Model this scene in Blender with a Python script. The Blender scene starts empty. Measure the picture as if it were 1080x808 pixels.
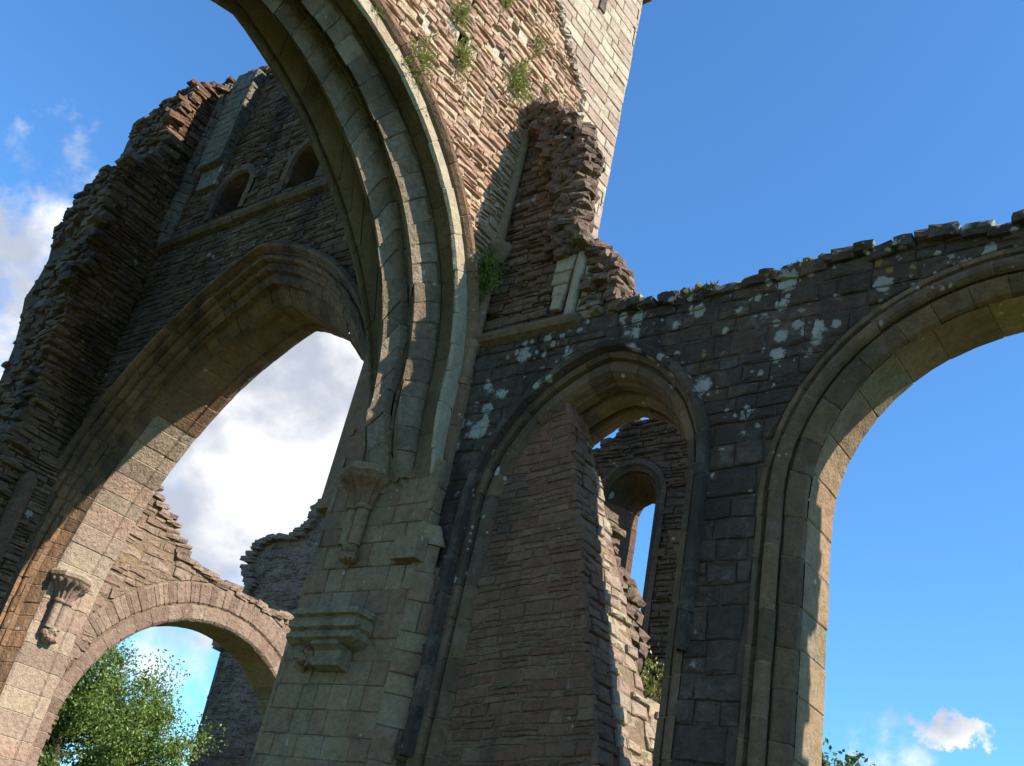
import bpy, math, random
from mathutils import Vector, Matrix, noise
PI = math.pi
R = random.Random(7)
sc = bpy.context.scene
COL = sc.collection
GZ = -1.65            # ground level below the photographer's eye (eye = origin)

# ------------------------------------------------------------------ mesh builder
class M:
    def __init__(s): s.v = []; s.f = []; s.t = []; s.sm = []; s.j = []
    def add(s, vs, fs, t=.5, smooth=False, j=None):
        b = len(s.v)
        s.v.extend(tuple(p) for p in vs); s.t.extend([t] * len(vs)); s.j.extend(j if j else [0.] * len(vs))
        for f in fs: s.f.append(tuple(i + b for i in f)); s.sm.append(smooth)
    def build(s, name, mat, parent=None, kind=None, label=None):
        me = bpy.data.meshes.new(name)
        off = Vector((0, 0, 0))
        p = parent
        while p is not None: off += p.location; p = p.parent
        ox, oy, oz = off
        me.from_pydata([(x - ox, y - oy, z - oz) for x, y, z in s.v], [], s.f)
        a = me.attributes.new('tint', 'FLOAT', 'POINT'); a.data.foreach_set('value', s.t)
        a = me.attributes.new('joint', 'FLOAT', 'POINT'); a.data.foreach_set('value', s.j)
        me.polygons.foreach_set('use_smooth', s.sm)
        me.materials.append(mat); me.validate(); me.update()
        o = bpy.data.objects.new(name, me); COL.objects.link(o)
        o.parent = parent
        if kind: o['kind'] = kind
        if label: o['label'] = label
        return o
def tag(o, label, cat, group=None):
    o['label'] = label; o['category'] = cat
    if group: o['group'] = group
    return o
def thing(name, loc, label, cat, group=None):
    o = bpy.data.objects.new(name, None); COL.objects.link(o); o.location = loc; o['kind'] = 'thing'
    o.empty_display_size = .3
    return tag(o, label, cat, group)

class Frame:   # plane: origin o, axes u, v, outward normal n
    def __init__(s, o, u, v, n): s.o, s.u, s.v, s.n = map(Vector, (o, u, v, n))
    def p(s, a, b, d=0): return s.o + s.u * a + s.v * b + s.n * d
Z = (0, 0, 1)
def FX(x, sgn=1): return Frame((x, 0, 0), (0, 1, 0), Z, (sgn, 0, 0))      # wall facing +x, (u,v) = (y,z)
def FY(y): return Frame((0, y, 0), (1, 0, 0), Z, (0, -1, 0))              # wall facing -y, (u,v) = (x,z)

# ------------------------------------------------------------------ 2-D helpers
def area(p): return .5 * sum(p[i - 1][0] * p[i][1] - p[i][0] * p[i - 1][1] for i in range(len(p)))
def inside(pt, poly):
    x, y = pt; c = False; j = len(poly) - 1
    for i in range(len(poly)):
        xi, yi = poly[i]; xj, yj = poly[j]
        if (yi > y) != (yj > y) and x < (xj - xi) * (y - yi) / (yj - yi) + xi: c = not c
        j = i
    return c
def clip(subj, win):      # Sutherland-Hodgman: subject cut by a convex ccw window
    out = subj
    for i in range(len(win)):
        a, b = win[i - 1], win[i]; ex, ey = b[0] - a[0], b[1] - a[1]
        inp, out = out, []
        if not inp: return []
        s = inp[-1]; ds = ex * (s[1] - a[1]) - ey * (s[0] - a[0])
        for e in inp:
            de = ex * (e[1] - a[1]) - ey * (e[0] - a[0])
            if (de >= 0) != (ds >= 0):
                t = ds / (ds - de); out.append((s[0] + (e[0] - s[0]) * t, s[1] + (e[1] - s[1]) * t))
            if de >= 0: out.append(e)
            s, ds = e, de
    return out
def prism(m, poly, fr, d0, d1, t=.5):       # slab of outline poly between depth d0 (front) and d1 (back)
    n = len(poly)
    vs = [fr.p(a, b, d0) for a, b in poly] + [fr.p(a, b, d1) for a, b in poly]
    fs = [tuple(range(n)), tuple(range(2 * n - 1, n - 1, -1))]
    for i in range(n):
        j = (i + 1) % n
        fs.append((i, n + i, n + j, j))
    m.add(vs, fs, t)
def stone(m, poly, fr, d, bev, tint, rough=.006, back=.06, seg=.16, jit=.012, rnd=R):
    # one laid stone: irregular outline, rounded edge, uneven face
    pts = []
    n = len(poly)
    for i in range(n):
        a, b = poly[i], poly[(i + 1) % n]
        L = math.hypot(b[0] - a[0], b[1] - a[1]); k = max(1, min(4, int(L / seg + .5)))
        for q in range(k):
            t = q / k; j = jit if q else jit * .5
            pts.append((a[0] + (b[0] - a[0]) * t + rnd.uniform(-j, j), a[1] + (b[1] - a[1]) * t + rnd.uniform(-j, j)))
    n = len(pts)
    cx = sum(p[0] for p in pts) / n; cy = sum(p[1] for p in pts) / n
    def ins(b):
        o = []
        for x, y in pts:
            L = math.hypot(cx - x, cy - y) or 1; k = min(b / L * 1.3, .45)
            o.append((x + (cx - x) * k, y + (cy - y) * k))
        return o
    i1 = ins(bev); i2 = ins(bev * 3)
    vs = [fr.p(x, y, -back) for x, y in pts] + [fr.p(x, y, d - bev) for x, y in pts]
    vs += [fr.p(x, y, d + rnd.uniform(-rough, rough)) for x, y in i1]
    vs += [fr.p(x, y, d + rnd.uniform(-rough, rough) * 1.4 + bev * .15) for x, y in i2]
    vs.append(fr.p(cx, cy, d + rnd.uniform(-rough, rough) + bev * .2))
    fs = []
    for r in range(3):
        for i in range(n):
            j = (i + 1) % n
            fs.append((r * n + i, r * n + j, r * n + n + j, r * n + n + i))
    for i in range(n): fs.append((3 * n + i, 3 * n + (i + 1) % n, 4 * n))
    m.add(vs, fs, tint)
def courses(m, fr, region, box, h, L, gap=.012, hj=.35, lj=.5, cj=.012, dj=.015, bev=.01, rough=.006, d=0.02,
            wob=.02, keep=None, jit=.012, seg=.16, slope=0, seed=1, tintf=None, shift=0):
    # lay stones in courses over the region outline (ccw), box = (u0,v0,u1,v1)
    r = random.Random(seed); u0, v0, u1, v1 = box
    sgn = area(region)
    if sgn < 0: region = region[::-1]
    def wv(u, v): return wob * (noise.noise((u * .9, v * .5, seed * 3.1)) + .5 * noise.noise((u * 2.7, v * 1.1, seed))) + slope * (u - u0)
    v = v0
    while v < v1:
        hh = h * (1 + r.uniform(-hj, hj)); u = u0 - r.uniform(0, L)
        ctint = r.random()
        while u < u1:
            l = L * (1 + r.uniform(-lj, lj)); n = 1
            vv0, vv1 = v, v + hh
            parts = [(vv0, vv1)]
            if hj > .3 and r.random() < .22 and hh > h: parts = [(vv0, vv0 + hh * .5), (vv0 + hh * .5, vv1)]
            for a, b in parts:
                g = gap * .5
                q = [(u + g, a + g), (u + l - g, a + g), (u + l - g, b - g), (u + g, b - g)]
                q = [(x + r.uniform(-cj, cj), y + r.uniform(-cj, cj) + wv(x, y)) for x, y in q]
                c = (sum(p[0] for p in q) / 4, sum(p[1] for p in q) / 4)
                if keep and not keep(*c): continue
                ins = [inside(p, region) for p in q]
                if all(ins):
                    poly = q
                elif any(ins) or inside(c, region):
                    poly = clip(region, q)
                    if len(poly) < 3 or area(poly) < .22 * abs(area(q)): continue
                    pp = []
                    for p in poly:
                        if not pp or math.hypot(p[0] - pp[-1][0], p[1] - pp[-1][1]) > .012: pp.append(p)
                    poly = pp
                    if len(poly) > 2 and not inside((sum(p[0] for p in poly) / len(poly), sum(p[1] for p in poly) / len(poly)), region): continue
                    if len(poly) < 3: continue
                else: continue
                dd = d + r.uniform(-dj, dj)
                t = tintf(c, r) if tintf else min(1, max(0, .25 * ctint + .75 * r.random()))
                stone(m, poly, fr, dd, bev, t, rough, jit=jit, seg=seg, rnd=r)
            u += l
        v += hh
def chunk(m, c, size, rot=None, tint=.5, r=R, jit=.16, round_=.3):
    # rough broken stone
    idx = {}; vs = []; fs = []
    def vid(i, j, k):
        key = (i, j, k)
        if key not in idx:
            p = Vector((i - 1, j - 1, k - 1))
            q = p.normalized() if p.length else p
            p = p.lerp(q * 1.15, round_) + Vector((r.uniform(-jit, jit), r.uniform(-jit, jit), r.uniform(-jit, jit)))
            p = Vector((p.x * size[0] / 2, p.y * size[1] / 2, p.z * size[2] / 2))
            if rot: p = rot @ p
            idx[key] = len(vs); vs.append(Vector(c) + p)
        return idx[key]
    for a in range(2):
        for b in range(2):
            for k, fl in ((0, 1), (2, 0)):
                for ax in range(3):
                    q = [(a, b), (a + 1, b), (a + 1, b + 1), (a, b + 1)]
                    if ax == 0: f = [vid(k, *w) for w in q]
                    elif ax == 1: f = [vid(w[1], k, w[0]) for w in q]
                    else: f = [vid(w[0], w[1], k) for w in q]
                    if fl: f.reverse()
                    fs.append(tuple(f))
    m.add(vs, fs, tint)
def rot_small(r, a=.25): return Matrix.Rotation(r.uniform(-a, a), 3, 'X') @ Matrix.Rotation(r.uniform(-a, a), 3, 'Y') @ Matrix.Rotation(r.uniform(-PI, PI) if a > 1 else r.uniform(-a * 1.5, a * 1.5), 3, 'Z')
def tube(m, pts, rad, n=10, t=.5, smooth=True, caps=True):
    vs = []; fs = []; k = len(pts)
    pts = [Vector(p) for p in pts]
    for i, p in enumerate(pts):
        d = (pts[min(i + 1, k - 1)] - pts[max(i - 1, 0)]).normalized()
        a = d.cross(Vector((0, 0, 1)) if abs(d.z) < .9 else Vector((0, 1, 0))).normalized(); b = d.cross(a)
        rr = rad[i] if isinstance(rad, (list, tuple)) else rad
        for j in range(n):
            w = 2 * PI * j / n; vs.append(p + a * (rr * math.cos(w)) + b * (rr * math.sin(w)))
    for i in range(k - 1):
        for j in range(n):
            j2 = (j + 1) % n; fs.append((i * n + j, i * n + j2, i * n + n + j2, i * n + n + j))
    m.add(vs, fs, t, smooth)
    if caps:
        m.add(vs[:n], [tuple(range(n))], t); m.add(vs[-n:], [tuple(range(n - 1, -1, -1))], t)
def lathe(m, c, prof, n=16, t=.5, lobes=0, lamp=0, a0=0, a1=2 * PI):
    # turned profile [(radius, z)] about a vertical axis through c; lobes scallop it
    vs = []; fs = []; k = len(prof); full = abs(a1 - a0 - 2 * PI) < 1e-3; nn = n if full else n + 1
    for rr, z in prof:
        for j in range(nn):
            w = a0 + (a1 - a0) * j / n
            q = rr * (1 + (lamp * abs(math.sin(w * lobes / 2)) if lobes else 0))
            vs.append((c[0] + q * math.cos(w), c[1] + q * math.sin(w), c[2] + z))
    for i in range(k - 1):
        for j in range(n):
            j2 = (j + 1) % nn; fs.append((i * nn + j, i * nn + j2, i * nn + nn + j2, i * nn + nn + j))
    m.add(vs, fs, t, True)
    m.add(vs[:nn], [tuple(range(nn - 1, -1, -1))], t); m.add(vs[-nn:], [tuple(range(nn))], t)

# ------------------------------------------------------------------ arches
class Arc:   # two-centred arch curve in (u,v): left circle, right circle, apex u, leg bottoms
    def __init__(s, L, Rr, ua, bl, br, legl=None, legr=None):
        s.L, s.R, s.ua, s.bl, s.br = L, Rr, ua, bl, br
        s.al = math.acos(max(-1, min(1, (ua - L[0]) / L[2]))); s.ar = math.acos(max(-1, min(1, (ua - Rr[0]) / Rr[2])))
        za = L[1] + L[2] * math.sin(s.al); zb = Rr[1] + Rr[2] * math.sin(s.ar)
        s.dz = (za - zb)
        s.legl, s.legr = legl, legr
    def at(s, t):        # t: 0..1 left leg, 1..2 left arc, 2..3 right arc, 3..4 right leg
        if t < 1:
            u, v = s.L[0] - s.L[2], s.L[1]; z = s.bl + (v - s.bl) * t
            if s.legl is not None: u = s.legl + (u - s.legl) * (1 - (1 - t) ** 1.6)
            return u, z
        if t < 2:
            a = PI + (s.al - PI) * (t - 1); return s.L[0] + s.L[2] * math.cos(a), s.L[1] + s.L[2] * math.sin(a)
        if t <= 3:
            a = s.ar * (3 - t); k = 3 - t
            return s.R[0] + s.R[2] * math.cos(a), s.R[1] + s.dz * k + s.R[2] * math.sin(a)
        k = t - 3; u, v = s.R[0] + s.R[2], s.R[1]
        if s.legr is not None: u = u + (s.legr - u) * k ** 1.6
        return u, v + (s.br - v) * k
    def poly(s, a=0., b=4., n=64): return [s.at(a + (b - a) * i / n) for i in range(n + 1)]
def off_arc(A, o): return Arc((A.L[0], A.L[1], A.L[2] + o), (A.R[0], A.R[1], A.R[2] + o), A.ua, A.bl, A.br)
def sweep(m, fr, prof, vl, ta=0., tb=4., groove=.012, sub=2, seed=3, rj=.006, lj=.25, smooth=False):
    # prof = [(depth, Arc)]: moulding run along an arch in separate voussoirs, joints cut as shallow grooves
    r = random.Random(seed)
    ref = prof[len(prof) // 2][1]
    N = 400; ts = [ta + (tb - ta) * i / N for i in range(N + 1)]; P = [ref.at(t) for t in ts]; S = [0]
    for i in range(N): S.append(S[-1] + math.hypot(P[i + 1][0] - P[i][0], P[i + 1][1] - P[i][1]))
    def tat(s):
        lo = 0; hi = N
        while hi - lo > 1:
            md = (lo + hi) // 2
            if S[md] <= s: lo = md
            else: hi = md
        k = (s - S[lo]) / max(1e-9, S[hi] - S[lo]); return ts[lo] + (ts[hi] - ts[lo]) * min(1, max(0, k))
    s = 0; tot = S[-1]; k = len(prof)
    while s < tot - 1e-4:
        l = vl * (1 + r.uniform(-lj, lj)); e = s + l
        if tot - e < vl * .45: e = tot
        l = e - s; ed = min(.012, l * .12)
        ss = [s, s + ed] + [s + ed + (l - 2 * ed) * q / sub for q in range(1, sub)] + [e - ed, e]
        dr = r.uniform(-rj, rj); dd = r.uniform(-rj, rj)
        vs = []; fs = []; jj = []
        for q, x in enumerate(ss):
            t = tat(x); rec = groove if q in (0, len(ss) - 1) else 0
            up = [A.at(t) for _, A in prof]
            # tangent -> outward normal of the opening
            a = ref.at(max(ta, t - .01)); b = ref.at(min(tb, t + .01)); tx, ty = b[0] - a[0], b[1] - a[1]; n = math.hypot(tx, ty) or 1
            ox, oy = -ty / n, tx / n
            for (d, A), (u, v) in zip(prof, up):
                w = rec + dr + r.uniform(-.002, .002)
                vs.append(fr.p(u + ox * w, v + oy * w, -(d + rec * .7 + dd))); jj.append(1. if rec else 0.)
        for q in range(len(ss) - 1):
            for i in range(k - 1):
                fs.append((q * k + i, q * k + i + 1, (q + 1) * k + i + 1, (q + 1) * k + i))
        m.add(vs, fs, r.random(), smooth, jj)
        s = e

# ------------------------------------------------------------------ materials
def newmat(name):
    mt = bpy.data.materials.new(name); mt.use_nodes = True
    nt = mt.node_tree; nt.nodes.clear()
    return mt, nt, nt.nodes, nt.links
class NB:
    def __init__(s, nt): s.nt = nt; s.n = nt.nodes; s.l = nt.links
    def node(s, ty, **kw):
        x = s.n.new(ty)
        for k, v in kw.items(): setattr(x, k, v)
        return x
    def put(s, sock, v):
        if hasattr(v, 'is_output'): s.l.new(v, sock)
        else: sock.default_value = v
    def math(s, op, a, b=None, c=None, clamp=False):
        x = s.node('ShaderNodeMath', operation=op, use_clamp=clamp); s.put(x.inputs[0], a)
        if b is not None: s.put(x.inputs[1], b)
        if c is not None: s.put(x.inputs[2], c)
        return x.outputs[0]
    def noise(s, vec, scale, detail=5, rough=.55, dist=0):
        x = s.node('ShaderNodeTexNoise'); s.put(x.inputs['Vector'], vec); x.inputs['Scale'].default_value = scale
        x.inputs['Detail'].default_value = detail; x.inputs['Roughness'].default_value = rough; x.inputs['Distortion'].default_value = dist
        return x.outputs['Fac']
    def step(s, v, a, b):
        x = s.node('ShaderNodeMapRange', interpolation_type='SMOOTHSTEP'); s.put(x.inputs[0], v); x.inputs[1].default_value = a; x.inputs[2].default_value = b
        return x.outputs[0]
    def mix(s, f, a, b, mode='MIX'):
        x = s.node('ShaderNodeMix', data_type='RGBA', blend_type=mode); s.put(x.inputs[0], f); s.put(x.inputs[6], a); s.put(x.inputs[7], b)
        return x.outputs[2]
def c4(c): return (c[0], c[1], c[2], 1)
def stone_mat(name, cols, dark=.3, dcol=(.03, .028, .025), lichen=.3, lsize=3.2, ochre=.1, ztop=None, bump=.5, mott=.5, green=.0, wash=0., rough=.92):
    mt, nt, n, l = newmat(name); b = NB(nt)
    out = b.node('ShaderNodeOutputMaterial'); bs = b.node('ShaderNodeBsdfPrincipled'); l.new(bs.outputs[0], out.inputs[0])
    co = b.node('ShaderNodeTexCoord').outputs['Object']
    at = b.node('ShaderNodeAttribute', attribute_name='tint').outputs['Fac']
    rp = b.node('ShaderNodeValToRGB'); el = rp.color_ramp.elements
    for i, c in enumerate(cols):
        e = el[i] if i < 2 else el.new(1)
        e.position = i / (len(cols) - 1); e.color = c4(c)
    l.new(at, rp.inputs[0])
    n1 = b.noise(co, 2.2, 6, .6); n2 = b.noise(co, 13, 7, .65); n3 = b.noise(co, 42, 5, .7); nf = b.noise(co, 24, 6, .7)
    col = rp.outputs[0]
    k = b.math('ADD', b.math('MULTIPLY', n2, 2.6 * mott), b.math('MULTIPLY', n1, 1.3 * mott)); k = b.math('MAXIMUM', b.math('ADD', b.math('ADD', k, b.math('MULTIPLY', n3, .8 * mott)), 1.05 - 2.35 * mott), .18)
    cb = b.node('ShaderNodeCombineColor')
    for i in range(3): l.new(k, cb.inputs[i])
    col = b.mix(1., col, cb.outputs[0], 'MULTIPLY')
    # pits and chips
    col = b.mix(b.math('MULTIPLY', b.step(nf, .44, .3), .55 * min(1, mott * 1.6)), col, (.02, .017, .014, 1))
    jn = b.node('ShaderNodeAttribute', attribute_name='joint').outputs['Fac']
    col = b.mix(b.math('MULTIPLY', b.math('MULTIPLY', jn, .75), b.step(n2, .35, .55)), col, c4([min(.42, 1.5 * x + .05) for x in cols[1]]))
    # weather streaks running down
    mp = b.node('ShaderNodeMapping'); mp.inputs['Scale'].default_value = (1.1, 1.1, .33); l.new(co, mp.inputs[0])
    st = b.noise(mp.outputs[0], 1.0, 5, .6, .4)
    if dark > 0:
        f = b.math('MULTIPLY', b.step(st, .62 - .32 * dark, .8 - .32 * dark), min(1, .55 + .4 * dark)); f = b.math('MULTIPLY', f, b.step(n2, .2, .6))
        col = b.mix(f, col, c4(dcol))
    if wash > 0:      # pale bloom of crustose lichen
        f = b.math('MULTIPLY', b.step(b.noise(co, 3.5, 8, .75), .5, .68), wash); col = b.mix(f, col, (.33, .295, .24, 1))
    if green > 0:
        f = b.math('MULTIPLY', b.step(b.noise(co, 1.3, 5, .6), .55, .75), green); col = b.mix(f, col, (.06, .075, .025, 1))
    if ztop:
        sx = b.node('ShaderNodeSeparateXYZ'); l.new(co, sx.inputs[0]); zt = b.math('ADD', .5, b.math('MULTIPLY', b.step(sx.outputs[2], ztop[0], ztop[1]), .75))
    def spots(scale, amt, colr, zone, thr, off):
        ad = b.node('ShaderNodeVectorMath', operation='ADD'); ad.inputs[1].default_value = (off, off * 2, off * .7); l.new(co, ad.inputs[0])
        nz = b.node('ShaderNodeTexNoise'); nz.inputs['Scale'].default_value = scale * 2.3; nz.inputs['Detail'].default_value = 5; l.new(ad.outputs[0], nz.inputs['Vector'])
        sc_ = b.node('ShaderNodeVectorMath', operation='SCALE'); sc_.inputs['Scale'].default_value = .42 / scale; l.new(nz.outputs['Color'], sc_.inputs[0]); nz.inputs['Roughness'].default_value = .68; nz.inputs['Detail'].default_value = 9
        a2 = b.node('ShaderNodeVectorMath', operation='ADD'); l.new(ad.outputs[0], a2.inputs[0]); l.new(sc_.outputs[0], a2.inputs[1])
        vo = b.node('ShaderNodeTexVoronoi'); vo.inputs['Scale'].default_value = scale; l.new(a2.outputs[0], vo.inputs['Vector'])
        sp = b.node('ShaderNodeSeparateColor'); l.new(vo.outputs['Color'], sp.inputs[0])
        rad = b.math('MULTIPLY', b.math('MULTIPLY', sp.outputs[0], sp.outputs[0]), .5)
        z = b.step(b.noise(ad.outputs[0], zone, 3, .6), thr, thr + .12)
        rad = b.math('MULTIPLY', rad, z)
        if ztop: rad = b.math('MULTIPLY', rad, zt)
        f = b.step(b.math('ADD', b.math('SUBTRACT', rad, vo.outputs['Distance']), b.math('MULTIPLY', b.math('SUBTRACT', nf, .5), .6)), 0.0, .16)
        return b.math('MULTIPLY', f, amt)
    if lichen > 0:
        f = spots(lsize, .72, None, .9, .62 - .25 * lichen, 3.); col = b.mix(f, col, (.46, .445, .385, 1))
        if lichen > .8: f = spots(lsize * 1.5, .72, None, 1.2, .4, 31.); col = b.mix(f, col, (.4, .39, .34, 1))
        f = spots(lsize * 2.6, .7, None, 1.6, .62 - .2 * lichen, 11.); col = b.mix(f, col, (.42, .4, .34, 1))
    if ochre > 0:
        f = spots(lsize * 2.6, .8, None, .8, .66 - .25 * ochre, 23.); col = b.mix(f, col, (.3, .17, .045, 1))
    l.new(col, bs.inputs['Base Color'])
    bs.inputs['Roughness'].default_value = rough; bs.inputs['Specular IOR Level'].default_value = .25
    h = b.math('ADD', b.math('MULTIPLY', n2, 1.), b.math('MULTIPLY', n3, .35)); h = b.math('ADD', h, b.math('ADD', b.math('MULTIPLY', nf, .6), b.math('MULTIPLY', b.noise(co, 5.5, 4, .6), 1.2)))
    bp = b.node('ShaderNodeBump'); bp.inputs['Strength'].default_value = min(1, bump * 1.5); bp.inputs['Distance'].default_value = .05; l.new(h, bp.inputs['Height'])
    l.new(bp.outputs[0], bs.inputs['Normal'])
    return mt
def leaf_mat(name, c0, c1, trans=.3):
    mt, nt, n, l = newmat(name); b = NB(nt)
    out = b.node('ShaderNodeOutputMaterial'); bs = b.node('ShaderNodeBsdfPrincipled'); tr = b.node('ShaderNodeBsdfTranslucent'); mx = b.node('ShaderNodeMixShader')
    at = b.node('ShaderNodeAttribute', attribute_name='tint').outputs['Fac']
    col = b.mix(at, c4(c0), c4(c1))
    l.new(col, bs.inputs['Base Color']); bs.inputs['Roughness'].default_value = .45
    l.new(b.mix(.5, col, (.3, .4, .04, 1)), tr.inputs['Color'])
    mx.inputs[0].default_value = trans; l.new(bs.outputs[0], mx.inputs[1]); l.new(tr.outputs[0], mx.inputs[2]); l.new(mx.outputs[0], out.inputs[0])
    return mt

MT = {}
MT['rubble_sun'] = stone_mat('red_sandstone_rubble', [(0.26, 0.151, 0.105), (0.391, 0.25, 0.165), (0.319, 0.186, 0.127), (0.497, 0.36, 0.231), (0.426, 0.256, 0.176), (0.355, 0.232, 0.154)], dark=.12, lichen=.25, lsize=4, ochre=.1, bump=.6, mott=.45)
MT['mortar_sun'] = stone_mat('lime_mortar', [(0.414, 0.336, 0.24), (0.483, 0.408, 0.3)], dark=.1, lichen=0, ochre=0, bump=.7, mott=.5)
MT['quoin'] = stone_mat('pale_pink_quoin_stone', [(0.325, 0.252, 0.185), (0.387, 0.325, 0.237), (0.279, 0.195, 0.147), (0.364, 0.293, 0.221)], dark=.05, lichen=.35, lsize=5, ochre=.1, bump=.4, mott=.35)
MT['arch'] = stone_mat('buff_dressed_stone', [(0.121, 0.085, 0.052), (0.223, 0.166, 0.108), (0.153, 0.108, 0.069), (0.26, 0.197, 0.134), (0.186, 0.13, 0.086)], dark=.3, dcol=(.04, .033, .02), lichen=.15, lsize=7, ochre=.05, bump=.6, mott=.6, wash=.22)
MT['soffit'] = stone_mat('dark_olive_soffit', [(0.115, 0.082, 0.041), (0.155, 0.105, 0.054), (0.098, 0.07, 0.038)], dark=.4, dcol=(.03, .028, .016), lichen=0, ochre=0, bump=.4, mott=.5)  # darker olive stone for the undersides between the ribs
MT['strip'] = stone_mat('cream_dressed_stone', [(0.292, 0.23, 0.153), (0.337, 0.272, 0.184), (0.264, 0.196, 0.128)], dark=.05, lichen=.15, lsize=6, ochre=.1, bump=.4, mott=.4)
MT['pier'] = stone_mat('weathered_pier_ashlar', [(0.179, 0.109, 0.064), (0.236, 0.157, 0.084), (0.214, 0.114, 0.066), (0.264, 0.18, 0.095), (0.168, 0.128, 0.074)], dark=.25, dcol=(.05, .048, .038), lichen=.3, lsize=6, ochre=.05, bump=.45, mott=.5, wash=.25)
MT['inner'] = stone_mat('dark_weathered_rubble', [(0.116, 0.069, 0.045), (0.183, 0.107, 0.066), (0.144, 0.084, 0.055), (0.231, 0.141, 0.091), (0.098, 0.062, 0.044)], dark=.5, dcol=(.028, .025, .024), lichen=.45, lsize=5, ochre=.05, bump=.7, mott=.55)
MT['innerarch'] = stone_mat('dark_dressed_stone', [(0.172, 0.098, 0.057), (0.224, 0.129, 0.071), (0.138, 0.084, 0.047)], dark=.5, dcol=(.03, .028, .026), lichen=.3, lsize=6, ochre=.05, bump=.5, mott=.55, green=.2)
MT['darkash'] = stone_mat('blackened_ashlar', [(0.066, 0.044, 0.03), (0.093, 0.061, 0.041), (0.055, 0.04, 0.028), (0.116, 0.075, 0.048)], dark=.45, dcol=(.022, .021, .021), lichen=1., lsize=3.4, ochre=.5, ztop=(5.6, 7.4), bump=.6, mott=.6, wash=.2)
MT['darkarch'] = stone_mat('blackened_arch_stone', [(0.117, 0.07, 0.039), (0.158, 0.094, 0.049), (0.09, 0.056, 0.033), (0.179, 0.105, 0.057)], dark=.35, dcol=(.03, .027, .022), lichen=.35, lsize=5, ochre=.2, bump=.4, mott=.55, wash=.15, green=.1)
MT['block'] = stone_mat('brown_coursed_stone', [(0.139, 0.063, 0.041), (0.189, 0.095, 0.056), (0.164, 0.073, 0.046), (0.22, 0.118, 0.07), (0.12, 0.063, 0.042)], dark=.25, dcol=(.05, .042, .036), lichen=.15, lsize=6, ochre=.05, bump=.6, mott=.5)
MT['mortar'] = stone_mat('grey_lime_mortar', [(0.18, 0.123, 0.074), (0.225, 0.154, 0.092)], dark=.3, lichen=0, ochre=0, bump=.6, mott=.5)
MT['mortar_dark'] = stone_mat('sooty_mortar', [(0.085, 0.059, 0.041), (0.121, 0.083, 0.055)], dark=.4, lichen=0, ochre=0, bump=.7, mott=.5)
MT['paleash'] = stone_mat('lichen_grey_ashlar', [(0.123, 0.098, 0.07), (0.18, 0.148, 0.105), (0.148, 0.113, 0.081)], dark=.3, lichen=.6, lsize=6, ochre=.1, bump=.6, mott=.7, wash=.45)
MT['east_rubble'] = stone_mat('brown_sandstone_rubble', [(.17, .11, .08), (.25, .175, .125), (.21, .135, .1), (.28, .2, .145)], dark=.2, lichen=.35, lsize=5, ochre=.1, bump=.6, mott=.5)
MT['corbel'] = stone_mat('pale_corbel_stone', [(0.209, 0.155, 0.088), (0.264, 0.2, 0.112), (0.22, 0.165, 0.092)], dark=.4, dcol=(.05, .045, .035), lichen=.2, lsize=7, ochre=.05, bump=.6, mott=.6, wash=.2)
MT['fwall'] = stone_mat('reddish_brown_core', [(.17, .105, .075), (.25, .16, .115), (.2, .125, .09)], dark=.25, lichen=.2, lsize=4, ochre=.05, bump=.8, mott=.65)
MT['far'] = stone_mat('slate_grey_rubble', [(0.102, 0.06, 0.04), (0.15, 0.085, 0.054), (0.12, 0.068, 0.045), (0.179, 0.101, 0.064)], dark=.4, lichen=.3, lsize=4, ochre=.1, bump=.7, mott=.5)
MT['east'] = stone_mat('pinkish_sandstone', [(0.239, 0.17, 0.125), (0.313, 0.24, 0.17), (0.276, 0.179, 0.135), (0.35, 0.29, 0.2), (0.322, 0.205, 0.149)], dark=.1, lichen=.2, lsize=5, ochre=.1, bump=.55, mott=.45)
MT['rough'] = stone_mat('broken_core_stone', [(0.117, 0.074, 0.053), (0.18, 0.117, 0.079), (0.143, 0.089, 0.064), (0.232, 0.161, 0.11)], dark=.3, lichen=.35, lsize=4, ochre=.1, bump=.9, mott=.6)
MT['leaf'] = leaf_mat('shrub_leaf', (.055, .105, .018), (.2, .27, .06))
MT['leaf2'] = leaf_mat('dark_leaf', (.018, .045, .012), (.06, .11, .025))
MT['herb'] = leaf_mat('wall_herb', (.1, .11, .025), (.27, .26, .07))
MT['moss'] = stone_mat('dry_moss', [(.09, .085, .02), (.2, .15, .04), (.13, .12, .03)], dark=.1, lichen=0, ochre=0, bump=1., mott=.6)
MT['bark'] = stone_mat('bark', [(.06, .045, .032), (.09, .07, .05)], dark=.2, lichen=.1, ochre=0, bump=.8, mott=.5)
MT['grass'] = stone_mat('mown_grass', [(.075, .11, .03), (.11, .14, .045)], dark=0, lichen=0, ochre=0, bump=.6, mott=.5)

# ------------------------------------------------------------------ ground
g = M(); S = 900
g.add([(-S, -S, GZ), (S, -S, GZ), (S, S, GZ), (-S, S, GZ)], [(0, 1, 2, 3)])
g.build('ground', MT['grass'], kind='structure')

# ================================================================== CROSSING TOWER
tower = thing('crossing_tower', (-9, 8.6, GZ), 'ruined stone crossing tower with the huge moulded arch overhead and sunlit rubble wall', 'tower')
XA = -8.05
# --- big arch curves; plane x = XA - t, (u,v) = (y,z)
UA = 3.9
def arcA(cu, cv, r, legr=7.84, br=4.55):
    return Arc((2 * UA - cu, cv, r), (cu, cv, r), UA, br, br, 2 * UA - legr, legr)
A_out = arcA(3.95, 5.78, 4.02, 7.98); A_hood = arcA(3.87, 5.78, 4.13, 8.0); A_ar = arcA(4.03, 5.95, 3.60, 7.84)
fA = FX(XA)
hoodA = A_hood.poly(0, 4, 80)      # left leg bottom -> right leg bottom
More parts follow.
